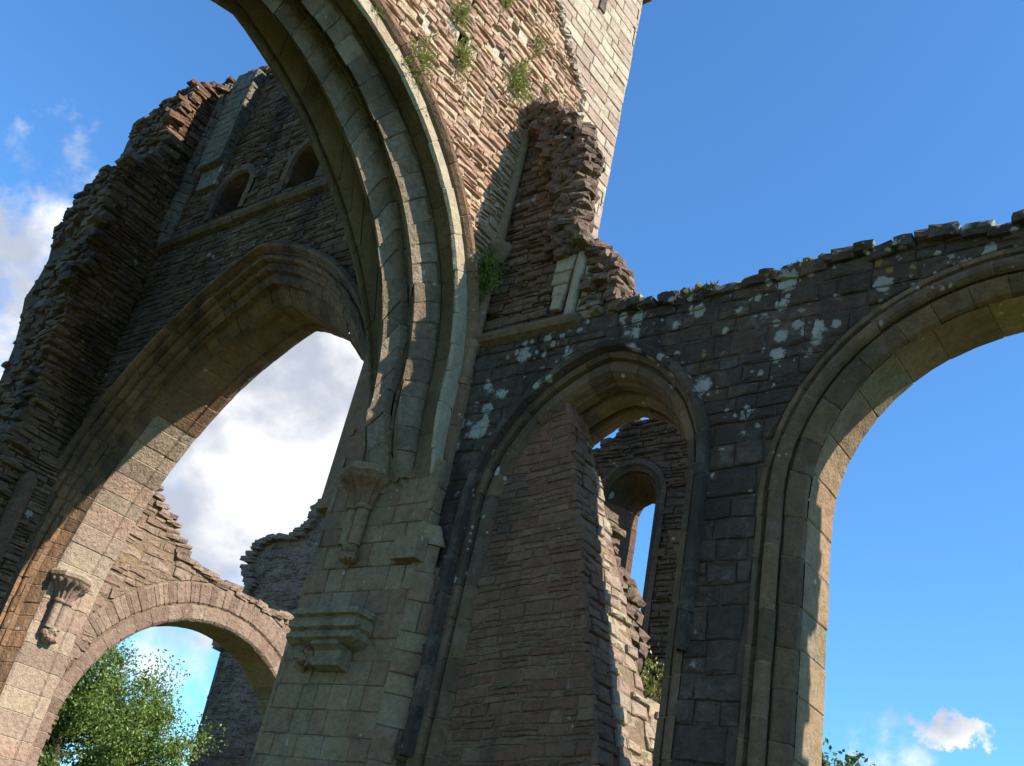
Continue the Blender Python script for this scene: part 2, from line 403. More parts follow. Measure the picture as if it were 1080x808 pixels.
# --- wall W1: outline of core
Y1 = 10.0; ZT = 19.
openA = arcA(3.95, 5.8, 4.12, 8.1).poly(0, 4, 60)
HOLES = [(7.23, 11.74, .09), (6.36, 10.58, .08), (7.12, 11.05, .06), (5.6, 10.2, .06)]
core = [(Y1, 3.0), (Y1, ZT)]
for hy, hz, hs in HOLES: core += [(hy, ZT), (hy, hz + hs), (hy + hs, hz + hs * .9), (hy + hs, hz - hs), (hy - hs, hz - hs), (hy - hs, hz + hs), (hy, hz + hs), (hy, ZT)]
core += [(-4, ZT), (-4, GZ), (openA[0][0], GZ)] + openA + [(8.1, 3.0)]
w = M(); prism(w, core, fA, -.02, -1.95)
w1 = w.build('tower_wall', MT['mortar_sun'], tower)
# rubble facing
reg = [(8.95, 6.0), (8.95, 11.9), (8.35, 12.5), (7.9, 13.0), (7.4, 14.2), (7.4, ZT), (1.5, ZT), (1.5, 9.2)] + [p for p in hoodA if p[0] > 1.6 and p[1] > 6.2] + [(8.0, 6.0)]
def clear_holes(u, v): return all(abs(u - a) > c + .09 or abs(v - b_) > c + .03 for a, b_, c in HOLES)
w = M(); courses(w, fA, reg, (1.5, 5.9, 9.1, 16.5), .088, .3, gap=.024, hj=.5, lj=.6, cj=.014, dj=.016, bev=.014, rough=.008, d=.012, wob=.05, jit=.014, seed=11, keep=clear_holes)
w.build('rubble_facing', MT['rubble_sun'], w1)
regq = [(Y1, 5.5), (Y1, ZT), (7.42, ZT), (7.42, 14.2), (7.95, 13.05), (8.4, 12.55), (9.0, 11.95), (9.02, 5.5)]
w = M(); courses(w, fA, regq, (7.3, 5.5, Y1 + .02, 16.6), .2, .46, gap=.012, hj=.22, lj=.35, cj=.006, dj=.008, bev=.01, rough=.004, d=.0, wob=.01, jit=.005, seed=12)
w.build('quoin_facing', MT['quoin'], w1)
# return face of the corner (facing +y)
w = M(); courses(w, Frame((0, Y1, 0), (-1, 0, 0), Z, (0, 1, 0)), [(8.05, 3), (10, 3), (10, ZT), (8.05, ZT)], (8.05, 3, 10, 16), .2, .5, gap=.012, hj=.2, d=0, dj=.008, cj=.005, jit=.005, seed=13)
w.build('quoin_facing', MT['quoin'], w1)
# crack down the join of rubble and quoins
w = M(); rr = random.Random(5)
for (a, b), (c, d) in zip([(7.45, 14.2), (7.93, 13.05), (8.38, 12.52), (8.97, 11.95)], [(7.93, 13.05), (8.38, 12.52), (8.97, 11.95), (8.98, 10.6)]):
    for i in range(12):
        t = (i + rr.random() * .5) / 12; chunk(w, fA.p(a + (c - a) * t + rr.uniform(-.05, .05), b + (d - b) * t, .0), (.12, .14, .09), rot_small(rr, .6), rr.random(), rr)
w.build('broken_seam', MT['quoin'], w1)
# small slit as a dark slab, its shade put into the colour, and bracket near the corner, eave bracket at corner
w = M(); prism(w, [(8.86, 13.95), (9.02, 13.95), (9.02, 14.5), (8.86, 14.5)], fA, .035, -.02, .3); w.build('dark_slit_slab', MT['darkash'], w1)
w = M(); prism(w, [(9.7, 15.46), (10.17, 15.5), (10.14, 15.62), (9.7, 15.62)], fA, .06, -1.9, .3)
w.build('string_course', MT['innerarch'], w1)

# --- arch mouldings
def P(t, a): return (t, a)
r2R = arcA(3.97, 5.83, 3.68); r2a = arcA(3.8, 5.75, 3.66); r2L = arcA(3.45, 5.55, 4.0, 7.86)
r1R = arcA(3.84, 5.78, 3.60, 7.80); r1a = arcA(3.5, 5.45, 3.82, 7.74); r1L = arcA(3.25, 5.14, 4.25, 7.76)
fil = arcA(2.56, 4.08, 5.34, 7.88); sil = arcA(2.64, 3.99, 5.31, 7.9)
def offA(a, o): return Arc((a.L[0], a.L[1], a.L[2] + o), (a.R[0], a.R[1], a.R[2] + o), a.ua, a.bl, a.br, a.legl, a.legr)
archA = M(); sweep(archA, fA, [(-.0, A_out), (-.015, offA(A_ar, .2)), (-.012, offA(A_ar, .03)), (.03, A_ar)], .5, 1.2, 3.92, seed=21)
o_arch = archA.build('crossing_arch', MT['strip'], tower, label='cream sunlit outer ring of the great arch')
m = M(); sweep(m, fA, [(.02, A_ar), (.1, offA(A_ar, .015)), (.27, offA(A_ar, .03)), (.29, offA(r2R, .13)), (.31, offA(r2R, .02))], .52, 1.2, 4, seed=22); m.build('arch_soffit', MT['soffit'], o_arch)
m = M(); sweep(m, fA, [(.30, offA(r2R, .05)), (.31, r2R), (.33, offA(r2R, -.07)), (.345, offA(r2R, -.085)), (.42, offA(r2a, -.1)), (.435, offA(r2a, -.095)), (.48, offA(r2L, -.015)), (.51, r2L), (.52, offA(r2L, .03)), (.545, offA(r2L, .03)), (.55, offA(r2L, .12)), (.60, offA(r1R, .13)), (.605, offA(r1R, .05)), (.63, offA(r1R, .03))], .27, 1.2, 4, seed=23, rj=.013, groove=.016); m.build('arch_rib', MT['arch'], o_arch)
m = M(); sweep(m, fA, [(.63, offA(r1R, .03)), (.64, r1R), (.655, offA(r1R, -.07)), (.665, offA(r1R, -.085)), (.75, offA(r1a, -.08)), (.765, offA(r1a, -.075)), (.87, offA(r1L, -.03)), (.90, r1L), (.91, offA(r1L, .01))], .29, 1.2, 4, seed=24, rj=.013, groove=.016); m.build('arch_rib', MT['arch'], o_arch)
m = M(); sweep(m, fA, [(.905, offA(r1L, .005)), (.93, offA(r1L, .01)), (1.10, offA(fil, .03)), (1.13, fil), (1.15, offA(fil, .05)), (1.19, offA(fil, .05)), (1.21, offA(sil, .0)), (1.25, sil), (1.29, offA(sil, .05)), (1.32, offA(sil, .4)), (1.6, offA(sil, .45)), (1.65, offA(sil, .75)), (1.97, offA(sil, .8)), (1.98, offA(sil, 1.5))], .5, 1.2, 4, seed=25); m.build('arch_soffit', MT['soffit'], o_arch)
m = M(); sweep(m, fA, [(.0, offA(A_hood, -.13)), (-.05, offA(A_hood, -.1)), (-.10, offA(A_hood, -.05)), (-.11, offA(A_hood, .0)), (-.07, offA(A_hood, .04)), (.03, offA(A_hood, .05))], .75, 1.3, 3.75, seed=26, smooth=False, lj=.15); m.build('hood_mould', MT['innerarch'], o_arch)

# --- near pier under the arch: respond face at y = 7.8, chamfer, return
YP = 7.8
plan = [(-9.7, YP), (-7.93, YP), (-7.66, 8.03), (-7.66, 9.6), (-9.7, 9.6)]
m = M(); z0, z1 = GZ, 6.2
n = len(plan); ins = [(-9.69, YP + .012), (-7.94, YP + .012), (-7.68, 8.05), (-7.68, 9.55), (-9.69, 9.55)]
zt = 3.65
m.add([(x, y, z0) for x, y in ins] + [(x, y, zt) for x, y in ins], [tuple(range(n - 1, -1, -1)), tuple(range(n, 2 * n))] + [(i, (i + 1) % n, n + (i + 1) % n, n + i) for i in range(n)])
prism(m, [(-9.68, 3.5), (-7.96, 3.5), (-7.96, 4.8), (-8.6, 4.75), (-9.3, 4.85), (-9.68, 4.85)], FY(YP + .012), 0, -.4)
prism(m, [(-9.68, 4.5), (-9.3, 4.5), (-9.36, 5.3), (-9.62, 6.6), (-9.9, 6.9), (-9.9, 4.5)], FY(YP + .02), 0, -1.7)
pier = m.build('crossing_pier', MT['pier'], tower)
kw = dict(gap=.008, hj=.3, lj=.45, cj=.005, dj=.004, bev=.007, rough=.004, d=.0, wob=.006, jit=.004)
m = M()
courses(m, FY(YP), [(-9.7, GZ), (-7.93, GZ), (-7.93, 4.95), (-8.6, 4.85), (-9.62, 5.0), (-9.7, 4.9)], (-9.7, GZ, -7.9, 5.3), .3, .36, seed=31, **kw)
dv = Vector((.27, .23, 0)).normalized()
courses(m, Frame((-7.93, YP, 0), dv, Z, (dv.y, -dv.x, 0)), [(0, GZ), (.36, GZ), (.36, 3.7), (0, 4.55)], (0, GZ, .36, 4.6), .3, .5, seed=32, **kw)
courses(m, Frame((-7.94, 0, 0), (0, 1, 0), Z, (1, 0, 0)), [(7.8, 3.6), (8.02, 3.6), (8.02, 4.95), (7.8, 4.95)], (7.8, 3.5, 8.02, 5.0), .3, .4, seed=34, **kw)
courses(m, Frame((-9.7, 0, 0), (0, -1, 0), Z, (-1, 0, 0)), [(-9.6, GZ), (-YP, GZ), (-YP, 5.6), (-9.6, 5.6)], (-9.6, GZ, -YP, 5.6), .3, .42, seed=33, **kw)
m.build('ashlar_facing', MT['pier'], pier)

# --- capital corbel with two shafts
def capital(parent, c, ang, mat, s=1.):
    # c: point on the wall at abacus top, ang: outward direction
    m = M(); d = Vector((math.cos(ang), math.sin(ang), 0)); cc = Vector(c)
    h0, h1 = ang - PI / 2 - .05, ang + PI / 2 + .05
    # abacus: half octagon, two members
    def half_oct(m, r0, r1, za, zb, t):
        vs = []
        for rr, z in ((r0, za), (r1, zb)):
            for k in range(5):
                a = ang - PI / 2 + PI * k / 4; vs.append(cc + Vector((math.cos(a) * rr, math.sin(a) * rr, z)))
        m.add(vs, [(i, i + 1, 6 + i, 5 + i) for i in range(4)] + [(4, 3, 2, 1, 0), (5, 6, 7, 8, 9)], t)
    half_oct(m, .36 * s, .42 * s, -.16 * s, -.10 * s, .4); half_oct(m, .42 * s, .42 * s, -.10 * s, -.03 * s, .6); half_oct(m, .42 * s, .38 * s, -.03 * s, .02 * s, .7)
    cap = m.build('corbel_capital', mat, parent)
    m = M(); lathe(m, cc, [(.15 * s, -.52 * s), (.17 * s, -.44 * s), (.21 * s, -.34 * s), (.28 * s, -.24 * s), (.34 * s, -.2 * s), (.35 * s, -.15 * s)], 48, .5, 16, .2, h0, h1)
    m.build('scalloped_bell', mat, cap)
    side = Vector((-d.y, d.x, 0))
    m = M()
    for q in (-1, 1):
        p = cc + d * .08 * s + side * q * .085 * s
        lathe(m, p, [(.105 * s, -.56 * s), (.115 * s, -.53 * s), (.105 * s, -.5 * s)], 14, .5)
    m.build('neck_ring', mat, cap)
    for q in (-1, 1):
        m = M(); p = cc + d * .07 * s + side * q * .082 * s
        tube(m, [p + Vector((0, 0, -1.05 * s)), p + Vector((0, 0, -.8 * s)), p + Vector((0, 0, -.54 * s))], .085 * s, 12, .3 + .3 * (q > 0)); m.build('shaft', mat, cap)
    m = M(); rr = random.Random(9)
    for k in range(13):
        a = ang + rr.uniform(-1.2, 1.2); q = rr.uniform(.02, .15) * s
        chunk(m, cc + Vector((math.cos(a) * q, math.sin(a) * q, -1.14 * s + rr.uniform(-.1, .08) * s)), (.13 * s, .13 * s, .12 * s), rot_small(rr, 1.), rr.random(), rr, .1, .7)
    lathe(m, cc, [(.02, -1.34 * s), (.06 * s, -1.3 * s), (.1 * s, -1.2 * s), (.14 * s, -1.08 * s)], 12, .4, 0, 0, h0, h1)
    m.build('carved_foliage', mat, cap)
capital(tower, (-9.02, YP - .01, 4.86), -PI / 2, MT['pier'], .92)
# --- moulded table corbel
m = M()
prof = [(a * .9, b * .74) for a, b in [(0, .0), (.30, .0), (.33, -.04), (.33, -.10), (.27, -.13), (.27, -.16), (.31, -.19), (.31, -.29), (.25, -.33), (.25, -.36), (.33, -.40), (.32, -.46), (.22, -.52), (.1, -.56), (0, -.58)]]
xs = (-9.38, -8.5); zz = 3.06; vs = []; fs = []; k = len(prof)
rj = random.Random(19); NS = 14
for x, e in [(xs[0], -1)] + [(xs[0] + (xs[1] - xs[0]) * i_ / NS, 0) for i_ in range(NS)] + [(xs[1], 0), (xs[1], 1)]:
    chip = rj.choice((0, 0, 0, 0, .035))
    for o_, h_ in prof:
        if e == 0: vs.append((x + (o_ * .55 if x == xs[1] else 0) - (o_ * .15 if x == xs[0] else 0) + rj.uniform(-.006, .006), YP - max(0, o_ - rj.uniform(0, .012) - (chip * rj.random() if o_ > .2 else 0)), zz + h_ + rj.uniform(-.006, .006)))
        elif e == 1: vs.append((x + o_ * .55, YP + .02, zz + h_))
        else: vs.append((x - o_ * .15, YP + .02, zz + h_))
for i in range(NS + 2):
    for j in range(k - 1): fs.append((i * k + j, i * k + k + j, i * k + k + j + 1, i * k + j + 1))
m.add(vs, fs, .55)
tab = m.build('moulded_corbel', MT['corbel'], tower)
m = M(); sp = [(0, -.36), (.24, -.36), (.25, -.41), (.17, -.46), (.15, -.52), (.2, -.56), (.17, -.62), (.05, -.65), (0, -.65)]
vs = [(x, YP - a, zz + b) for x in (-8.98, -8.55) for a, b in sp]; n = len(sp)
m.add(vs, [(i, i + 1, n + i + 1, n + i)[::-1] for i in range(n - 1)] + [tuple(range(n)), tuple(range(2 * n - 1, n - 1, -1))], .6)
m.build('scroll_bracket', MT['corbel'], tab)
m = M(); rr = random.Random(3)
for i in range(16): chunk(m, (rr.uniform(-9.3, -8.98), YP - rr.uniform(0, .15), zz - rr.uniform(.44, .6)), (.16, .14, .1), rot_small(rr, .5), rr.random() * .5, rr, .14, .5)
m.build('broken_bracket', MT['pier'], tab)
m = M(); prism(m, [(-8.22, 3.66), (-7.86, 3.66), (-7.86, 3.93), (-8.22, 3.93)], FY(YP), .13, -.03, .2); m.build('projecting_block', MT['pier'], pier)

# --- vaulting shaft in the corner with string
m = M(); tube(m, [(-8.03, 7.93, 6.0), (-8.03, 7.92, 6.3), (-8.03, 7.92, 7.95)], [.06, .085, .085], 12, .4)
for z, r_ in ((6.62, .125), (6.56, .11), (6.08, .1)): lathe(m, (-8.03, 7.92, z), [(r_ * .8, -.05), (r_, 0), (r_ * .8, .05)], 14, .4)
lathe(m, (-8.0, 7.95, 8.05), [(.09, -.12), (.13, -.05), (.2, .06), (.2, .14), (.17, .15)], 8, .4)
tube(m, [(-8.05, 7.95, 8.2), (-8.05, 7.95, 10.3)], .08, 10, .3)
m.build('vaulting_shaft', MT['pier'], tower)

# --- broken transept wall stub rising above the string
stub = [(-8.05, 6.72), (-5.9, 6.72), (-5.95, 7.1), (-6.1, 7.6), (-6.42, 7.85), (-6.55, 8.1), (-6.55, 8.8), (-6.62, 9.4), (-6.78, 9.9), (-7.4, 10.45), (-7.8, 10.6), (-8.1, 10.5)]
m = M(); prism(m, [(-8.1, 6.72), (-6.15, 6.72), (-6.3, 7.4), (-6.75, 7.8), (-6.85, 9.1), (-7.15, 9.7), (-7.6, 10.15), (-8.1, 10.25)], FY(8.), -.06, -.3); prism(m, [(-8.1, 6.73), (-6.5, 6.73), (-6.7, 7.4), (-7.25, 7.8), (-7.35, 9.0), (-7.6, 9.6), (-8.1, 10.1)], FY(8.), -.28, -.85)
stubo = m.build('wall_stub', MT['rough'], tower)
m = M(); courses(m, FY(8.), [(-8.0, 6.72), (-7.0, 6.72), (-6.98, 7.9), (-7.15, 8.5), (-7.4, 9.2), (-7.3, 9.9), (-7.6, 10.3), (-8.0, 10.3)], (-8.0, 6.7, -6.7, 10.4), .085, .3, gap=.012, hj=.5, cj=.012, dj=.025, bev=.012, rough=.01, d=.0, seed=41)
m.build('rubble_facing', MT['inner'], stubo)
m = M(); rr = random.Random(77)
def stub_x(z):  # outer profile
    pr = [(6.7, -5.85), (7.0, -5.95), (7.3, -6.0), (7.6, -6.15), (7.85, -6.45), (8.1, -6.56), (9.4, -6.62), (9.9, -6.8), (10.4, -7.3), (10.7, -7.7)]
    for (a, b), (c, d) in zip(pr, pr[1:]):
        if z <= c: return b + (d - b) * (z - a) / (c - a)
    return -7.7
for i in range(1150):
    z = 7.75 + (10.72 - 7.75) * rr.random(); xo = stub_x(z); xi = -7.1 - max(0, z - 8.4) * .22
    if z > 9.3: xi = -7.45 - (z - 9.3) * .4
    x = xi + (xo - .12 - xi) * rr.random() ** .8; y = 8.0 + rr.choice((rr.uniform(-.14, .06), rr.uniform(-.1, .85)))
    x -= max(0, y - 8) * (.75 if z > 8 else .4)
    chunk(m, (x, y, z), (rr.uniform(.1, .27), rr.uniform(.1, .25), rr.uniform(.05, .14)), rot_small(rr, .4), rr.random(), rr, .14, .42)
m.build('broken_core', MT['rough'], stubo)
m = M()
for i in range(380):
    z = 6.75 + 1.1 * rr.random(); xo = stub_x(z); x = xo - .05 - rr.random() ** 2 * .5; y = rr.uniform(8.0, 8.85)
    if x < -6.5 and y < 8.15: continue
    x -= max(0, y - 8.1) * .3
    chunk(m, (x, y, z), (rr.uniform(.12, .28), rr.uniform(.12, .3), rr.uniform(.06, .13)), rot_small(rr, .25), rr.random(), rr, .13, .38)
m.build('broken_core', MT['rough'], stubo)
m = M(); courses(m, FY(7.97), [(-7.0, 6.74), (-6.82, 6.74), (-6.68, 7.88), (-6.98, 7.9)], (-7.05, 6.74, -6.6, 7.9), .22, .5, gap=.01, hj=.2, d=.0, dj=.01, cj=.004, seed=43)
tube(m, [(-6.66, 8.02, 6.74), (-6.62, 8.02, 7.75)], .07, 10, .6)
courses(m, FY(8.02), [(-6.58, 6.74), (-6.3, 6.74), (-6.35, 7.5), (-6.55, 7.6)], (-6.6, 6.74, -6.3, 7.6), .16, .3, gap=.012, hj=.2, d=.0, dj=.02, cj=.01, seed=44)
m.build('window_jamb', MT['strip'], stubo)
m = M(); prism(m, [(0, 0)] * 0 or [(8.0, 6.60), (7.90, 6.64), (7.87, 6.70), (7.9, 6.76), (8.0, 6.78)], Frame((0, 0, 0), (0, 1, 0), Z, (1, 0, 0)), -6.45, -8.02, .3); m.build('string_course', MT['darkarch'], tower)

# ================================================================== far crossing wall (W2) with great arch B
fB = FY(8.)
def arcB(o, dc=0.): # o: radial offset from the intrados
    k = o / 1.16
    L = (-11.7 + .67 * k, 3.72 - .19 * k, 5.75 + 1.16 * k); Rr = (-15.2 + .71 * k, 3.6 + .97 * k, 5.62 - .45 * k)
    return Arc(L, Rr, -13.65, GZ, GZ)
openB = arcB(1.02).poly(0, 4, 70)
topB = [(-9.4, 14.2), (-14.2, 13.9), (-15.1, 14.2), (-15.6, 14.9), (-15.7, 15.2), (-16.4, 15.5), (-17.2, 15.6), (-17.8, 15.5)]
def hole(poly, xb, zb):    # slit a hole into an outline going left along its top edge
    return poly
def lancet(x0, x1, zs, zspr, za, n=8):
    xm = (x0 + x1) / 2; pts = [(x0, zs), (x0, zspr)]
    for i in range(1, n):
        a = PI - PI * i / n; pts.append((xm + (x1 - x0) / 2 * math.cos(a), zspr + (za - zspr) * math.sin(a) ** .8))
    return pts + [(x1, zspr), (x1, zs)]
lan1 = lancet(-16.05, -15.15, 11.3, 11.95, 12.45); lan2 = lancet(-13.9, -13.0, 11.3, 11.95, 12.45); lan3 = lancet(-12.2, -11.3, 11.3, 11.95, 12.45)
def outlineB(g=0):
    o = [(-9.45, GZ)] if False else []
    o = openB + [(-9.4, GZ), (-9.4, 14.2)]
    for la in (lan3, lan2, lan1):
        xm = (la[0][0] + la[-1][0]) / 2
        apex = max(p[1] for p in la)
        i = [p[1] for p in la].index(apex)
        ring = la[i:] + la[:i]          # from apex clockwise ... back round
        ring = ring + [la[i]]
        o += [(xm, 14.0)] + ring + [(xm, 14.0)]
    o += topB[2:] + [(-17.9, 15.5), (-17.9, GZ)]
    return o
m = M(); o = outlineB(); prism(m, o, fB, -.03, -1.6)
wallB = m.build('tower_wall', MT['mortar_dark'], tower)
hb = [(-17.42, 7.0)] + [p for p in arcB(1.12).poly(0, 4, 80) if p[1] > 3.6 and p[0] > -17.42] + [(-9.4, 4.6)]
reg = hb + [(-9.4, 10.86), (-17.42, 10.86)]
m = M(); courses(m, fB, reg, (-17.42, 3.6, -9.4, 10.86), .1, .36, gap=.014, hj=.5, lj=.6, cj=.012, dj=.014, bev=.012, rough=.01, d=.0, wob=.04, jit=.014, seed=51)
def lane(la): return la
# above the string: split round the lancets
def above(u, v):
    for la in (lan1, lan2, lan3):
        x0, x1 = la[0][0] - .16, la[-1][0] + .16; xm = (x0 + x1) / 2
        if x0 < u < x1 and 11.25 < v < 11.98: return False
        if v >= 11.98 and ((u - xm) / ((x1 - x0) / 2)) ** 2 + ((v - 11.95) / .62) ** 2 < 1: return False
    return True
reg = [(-17.42, 11.02), (-9.4, 11.02), (-9.4, 14.2), (-14.2, 13.9), (-15.1, 14.2), (-15.75, 15.2), (-16.4, 15.5), (-17.42, 15.6)]
courses(m, fB, reg, (-17.42, 11.02, -9.4, 15.6), .1, .34, gap=.014, hj=.5, lj=.6, cj=.012, dj=.016, bev=.012, rough=.012, d=.0, wob=.04, jit=.014, seed=52, keep=above)
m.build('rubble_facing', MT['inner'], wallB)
# lancet linings
for la in (lan1, lan2, lan3):
    xm = (la[0][0] + la[-1][0]) / 2; hw = (la[-1][0] - la[0][0]) / 2
    A0 = Arc((xm, 11.93, hw), (xm, 11.93, hw), xm, 11.3, 11.3)
    m = M(); sweep(m, fB, [(-.01, off_arc(A0, .17)), (-.015, off_arc(A0, .02)), (.04, off_arc(A0, -.02)), (.3, off_arc(A0, -.04)), (.9, off_arc(A0, -.1))], .26, seed=int(-xm * 10))
    lw = m.build('lancet_opening', MT['innerarch'], wallB)
    m = M(); prism(m, [(p[0] * 1.0, p[1]) for p in la], fB, -1.0, -1.1, .2); m.build('blind_back', MT['mortar_dark'], lw)
m = M(); vs = [(8.0, 10.84), (7.9, 10.86), (7.84, 10.93), (7.86, 10.99), (8.0, 11.04)]
rr = random.Random(4); x = -17.3
while x < -9.4:
    l = rr.uniform(.35, .7); dz = rr.uniform(-.012, .012)
    prism(m, [(a + rr.uniform(-.01, .01), b + dz) for a, b in vs], Frame((0, 0, 0), (0, 1, 0), Z, (1, 0, 0)), min(-9.4, x + l - .01), x, rr.random()); x += l
m.build('string_course', MT['innerarch'], wallB)
# arch B mouldings
m = M(); sweep(m, fB, [(.02, arcB(1.22)), (-.09, arcB(1.18)), (-.15, arcB(1.10)), (-.14, arcB(1.03)), (-.04, arcB(.98)), (.0, arcB(.97))], .55, 0, 4, seed=61); 
oB = bpy.data.objects.new('crossing_arch', None)
m2 = M(); sweep(m2, fB, [(.0, arcB(.99)), (.0, arcB(.93)), (.045, arcB(.925)), (.05, arcB(.88)), (.0, arcB(.86)), (-.01, arcB(.82)), (.01, arcB(.77)), (.07, arcB(.755)), (.14, arcB(.75)), (.145, arcB(.68)), (.13, arcB(.62)), (.16, arcB(.575)), (.22, arcB(.565)), (.28, arcB(.56)), (.285, arcB(.48)), (.30, arcB(.42)), (.36, arcB(.34))], .3, 0, 4, seed=62, rj=.012, groove=.016)
oB = m2.build('crossing_arch', MT['innerarch'], tower)
m.build('hood_mould', MT['innerarch'], oB)
m = M(); sweep(m, fB, [(.36, arcB(.35)), (.40, arcB(.40)), (.46, arcB(.40)), (.50, arcB(.30)), (.55, arcB(.2)), (.62, arcB(.12)), (.66, arcB(.04))], .26, 0, 4, seed=63, rj=.012); m.build('arch_rib', MT['innerarch'], oB)
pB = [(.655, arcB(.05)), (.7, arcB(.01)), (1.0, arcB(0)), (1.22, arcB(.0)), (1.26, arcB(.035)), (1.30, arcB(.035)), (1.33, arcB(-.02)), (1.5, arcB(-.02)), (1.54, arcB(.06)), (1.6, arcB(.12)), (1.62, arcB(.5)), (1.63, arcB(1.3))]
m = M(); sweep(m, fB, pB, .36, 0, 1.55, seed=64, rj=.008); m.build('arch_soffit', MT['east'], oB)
m = M(); sweep(m, fB, pB, .3, 1.55, 4, seed=65, rj=.01); m.build('arch_soffit', MT['innerarch'], oB, label='upper stones of the arch soffit, shade put into a darker stone colour')  # darker copy of the lower soffit stone, shade put into its colour
capital(tower, (-17.42, 8.98, 4.42), 0, MT['east'], .92)

# --- W4: stub of the fourth tower wall, facing +x at x = -17.4, torn off towards -y
f4 = FX(-17.4)
prof4 = [(GZ, 6.9), (5.8, 6.9), (6.5, 6.95), (7.6, 6.9), (8.6, 6.82), (9.4, 6.6), (10.3, 6.7), (10.75, 6.55), (11.8, 6.62), (12.1, 6.6), (12.55, 6.95), (13.3, 7.05), (14.2, 7.0), (14.9, 7.25), (15.3, 7.75)]
def y4(z):
    for (a, b), (c, d) in zip(prof4, prof4[1:]):
        if z <= c: return b + (d - b) * (z - a) / (c - a)
    return 7.8
m = M(); prism(m, [(8.1, GZ), (8.1, 15.3), (7.85, 15.2)] + [(y4(z) + .16, z) for z in [14.9 - .5 * i for i in range(33)] if z > GZ] + [(7.06, GZ)], f4, -.05, -1.9)
w4 = m.build('wall_stub', MT['mortar_dark'], tower)
m = M(); courses(m, f4, [(8.0, GZ), (8.0, 15.25), (7.8, 15.2)] + [(y4(z) + .05, z) for z in [14.9 - .25 * i for i in range(66)] if z > GZ] + [(6.95, GZ)], (6.4, GZ, 8.0, 15.3), .095, .38, gap=.014, hj=.4, lj=.5, cj=.012, dj=.035, bev=.012, rough=.01, d=.01, wob=.03, seed=71)
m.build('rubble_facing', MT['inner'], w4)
m = M(); rr = random.Random(15); z = 1.
while z < 15.3:
    h = rr.choice((.05, .07, .08, .1, .1, .16))
    for k in range(7):
        x = -17.4 - .1 - k * .28 + rr.uniform(-.1, .1)
        ln = rr.uniform(.22, .5)
        chunk(m, (x, y4(z) + ln * .5 - .05 + rr.uniform(-.06, .13) + .09 * noise.noise((z * 1.7, k, 0)) + .03 * k, z + h / 2), (rr.uniform(.2, .38), ln, h * 1.08), rot_small(rr, .11), rr.random(), rr, .13, .3)
    z += h
for i in range(150):
    x = -17.3 + rr.random() * 3.3 if rr.random() < .55 else rr.uniform(-19.2, -17.4)
    if x > -15.6: continue
    zt = 15.5 if x > -16.8 else 15.45
    yy = rr.uniform(8.0, 9.4) if x > -17.3 else rr.uniform(7.8, 9.4)
    chunk(m, (x, yy, zt + rr.uniform(-.1, .12) + .1 * math.sin(x * 9)), (rr.uniform(.2, .45), rr.uniform(.2, .4), rr.uniform(.08, .18)), rot_small(rr, .2), rr.random(), rr, .12, .2)
m.build('broken_core', MT['inner'], w4)
m = M(); tube(m, [(-17.33, 7.5, GZ), (-17.33, 7.5, 5.5)], .15, 14, .5); lathe(m, (-17.33, 7.5, 5.5), [(.15, 0), (.17, .05), (.08, .22)], 14, .4)
m.build('vaulting_shaft', MT['inner'], w4)
# corner pilaster strip and round shaft on the upper wall, tops catching the sun
m = M()
courses(m, Frame((-16.9, 7.75, 0), (1, 0, 0), Z, (0, -1, 0)), [(0, 12.7), (.75, 12.7), (.75, 15.3), (0, 15.4)], (0, 12.7, .75, 15.4), .2, .5, gap=.012, hj=.25, d=.0, dj=.012, cj=.006, seed=72)
courses(m, Frame((-16.15, 7.75, 0), (0, 1, 0), Z, (1, 0, 0)), [(0, 12.7), (.3, 12.7), (.3, 15.3), (0, 15.3)], (0, 12.7, .3, 15.4), .2, .5, gap=.012, hj=.25, d=.0, dj=.012, cj=.006, seed=73)
prism(m, [(-16.88, 12.7), (-16.17, 12.7), (-16.17, 15.3), (-16.88, 15.35)], FY(7.77), 0, -.3)
prism(m, [(-16.8, 12.2), (-16.2, 12.2), (-16.16, 12.72), (-16.89, 12.72)], FY(7.9), 0, -.12)
m.build('pilaster', MT['paleash'], w4)
m = M(); courses(m, Frame((-17.32, 7.86, 0), Vector((.6, .8, 0)), Z, Vector((.8, -.6, 0))), [(-.1, 11.0), (.2, 11.0), (.2, 15.55), (-.1, 15.5)], (-.1, 11, .2, 15.6), .24, .4, gap=.012, hj=.25, d=.0, dj=.01, cj=.006, seed=74)
m.build('corner_quoin', MT['paleash'], w4)

# ================================================================== CHAPEL ARCADE (W3)
arc3 = thing('chapel_arcade', (-4, 8.4, GZ), 'blackened lichen-spotted arcade wall with a narrow and a wide open arch, right of the tower', 'ruined wall')
f3 = FY(8.)
def arcC(r): return Arc((-5.6, 4.3, r), (-6.26, 4.55, r - .3 + .2 * (2 - r) / .7), -5.9, GZ, GZ)
def arcD(r): return Arc((-1.7, 4.1, r), (-1.7, 4.1, r), -1.7, GZ, GZ)
oC = arcC(1.9).poly(0, 4, 60); oD = arcD(2.27).poly(0, 4, 60)
top3 = [(6.5, 6.7), (3.2, 6.72), (1, 6.68), (-.5, 6.74), (-1.6, 6.66), (-2.6, 6.7), (-3.5, 6.66), (-4.6, 6.7), (-5.6, 6.62), (-5.8, 6.7), (-8.05, 6.7)]
m = M(); prism(m, [(-8.05, GZ)] + oC + oD + [(6.5, GZ)] + top3, f3, -.02, -.8)
w3 = m.build('arcade_wall', MT['mortar_dark'], arc3)
rC = arcC(1.97).poly(0, 4, 70); rD = arcD(2.3).poly(0, 4, 70)
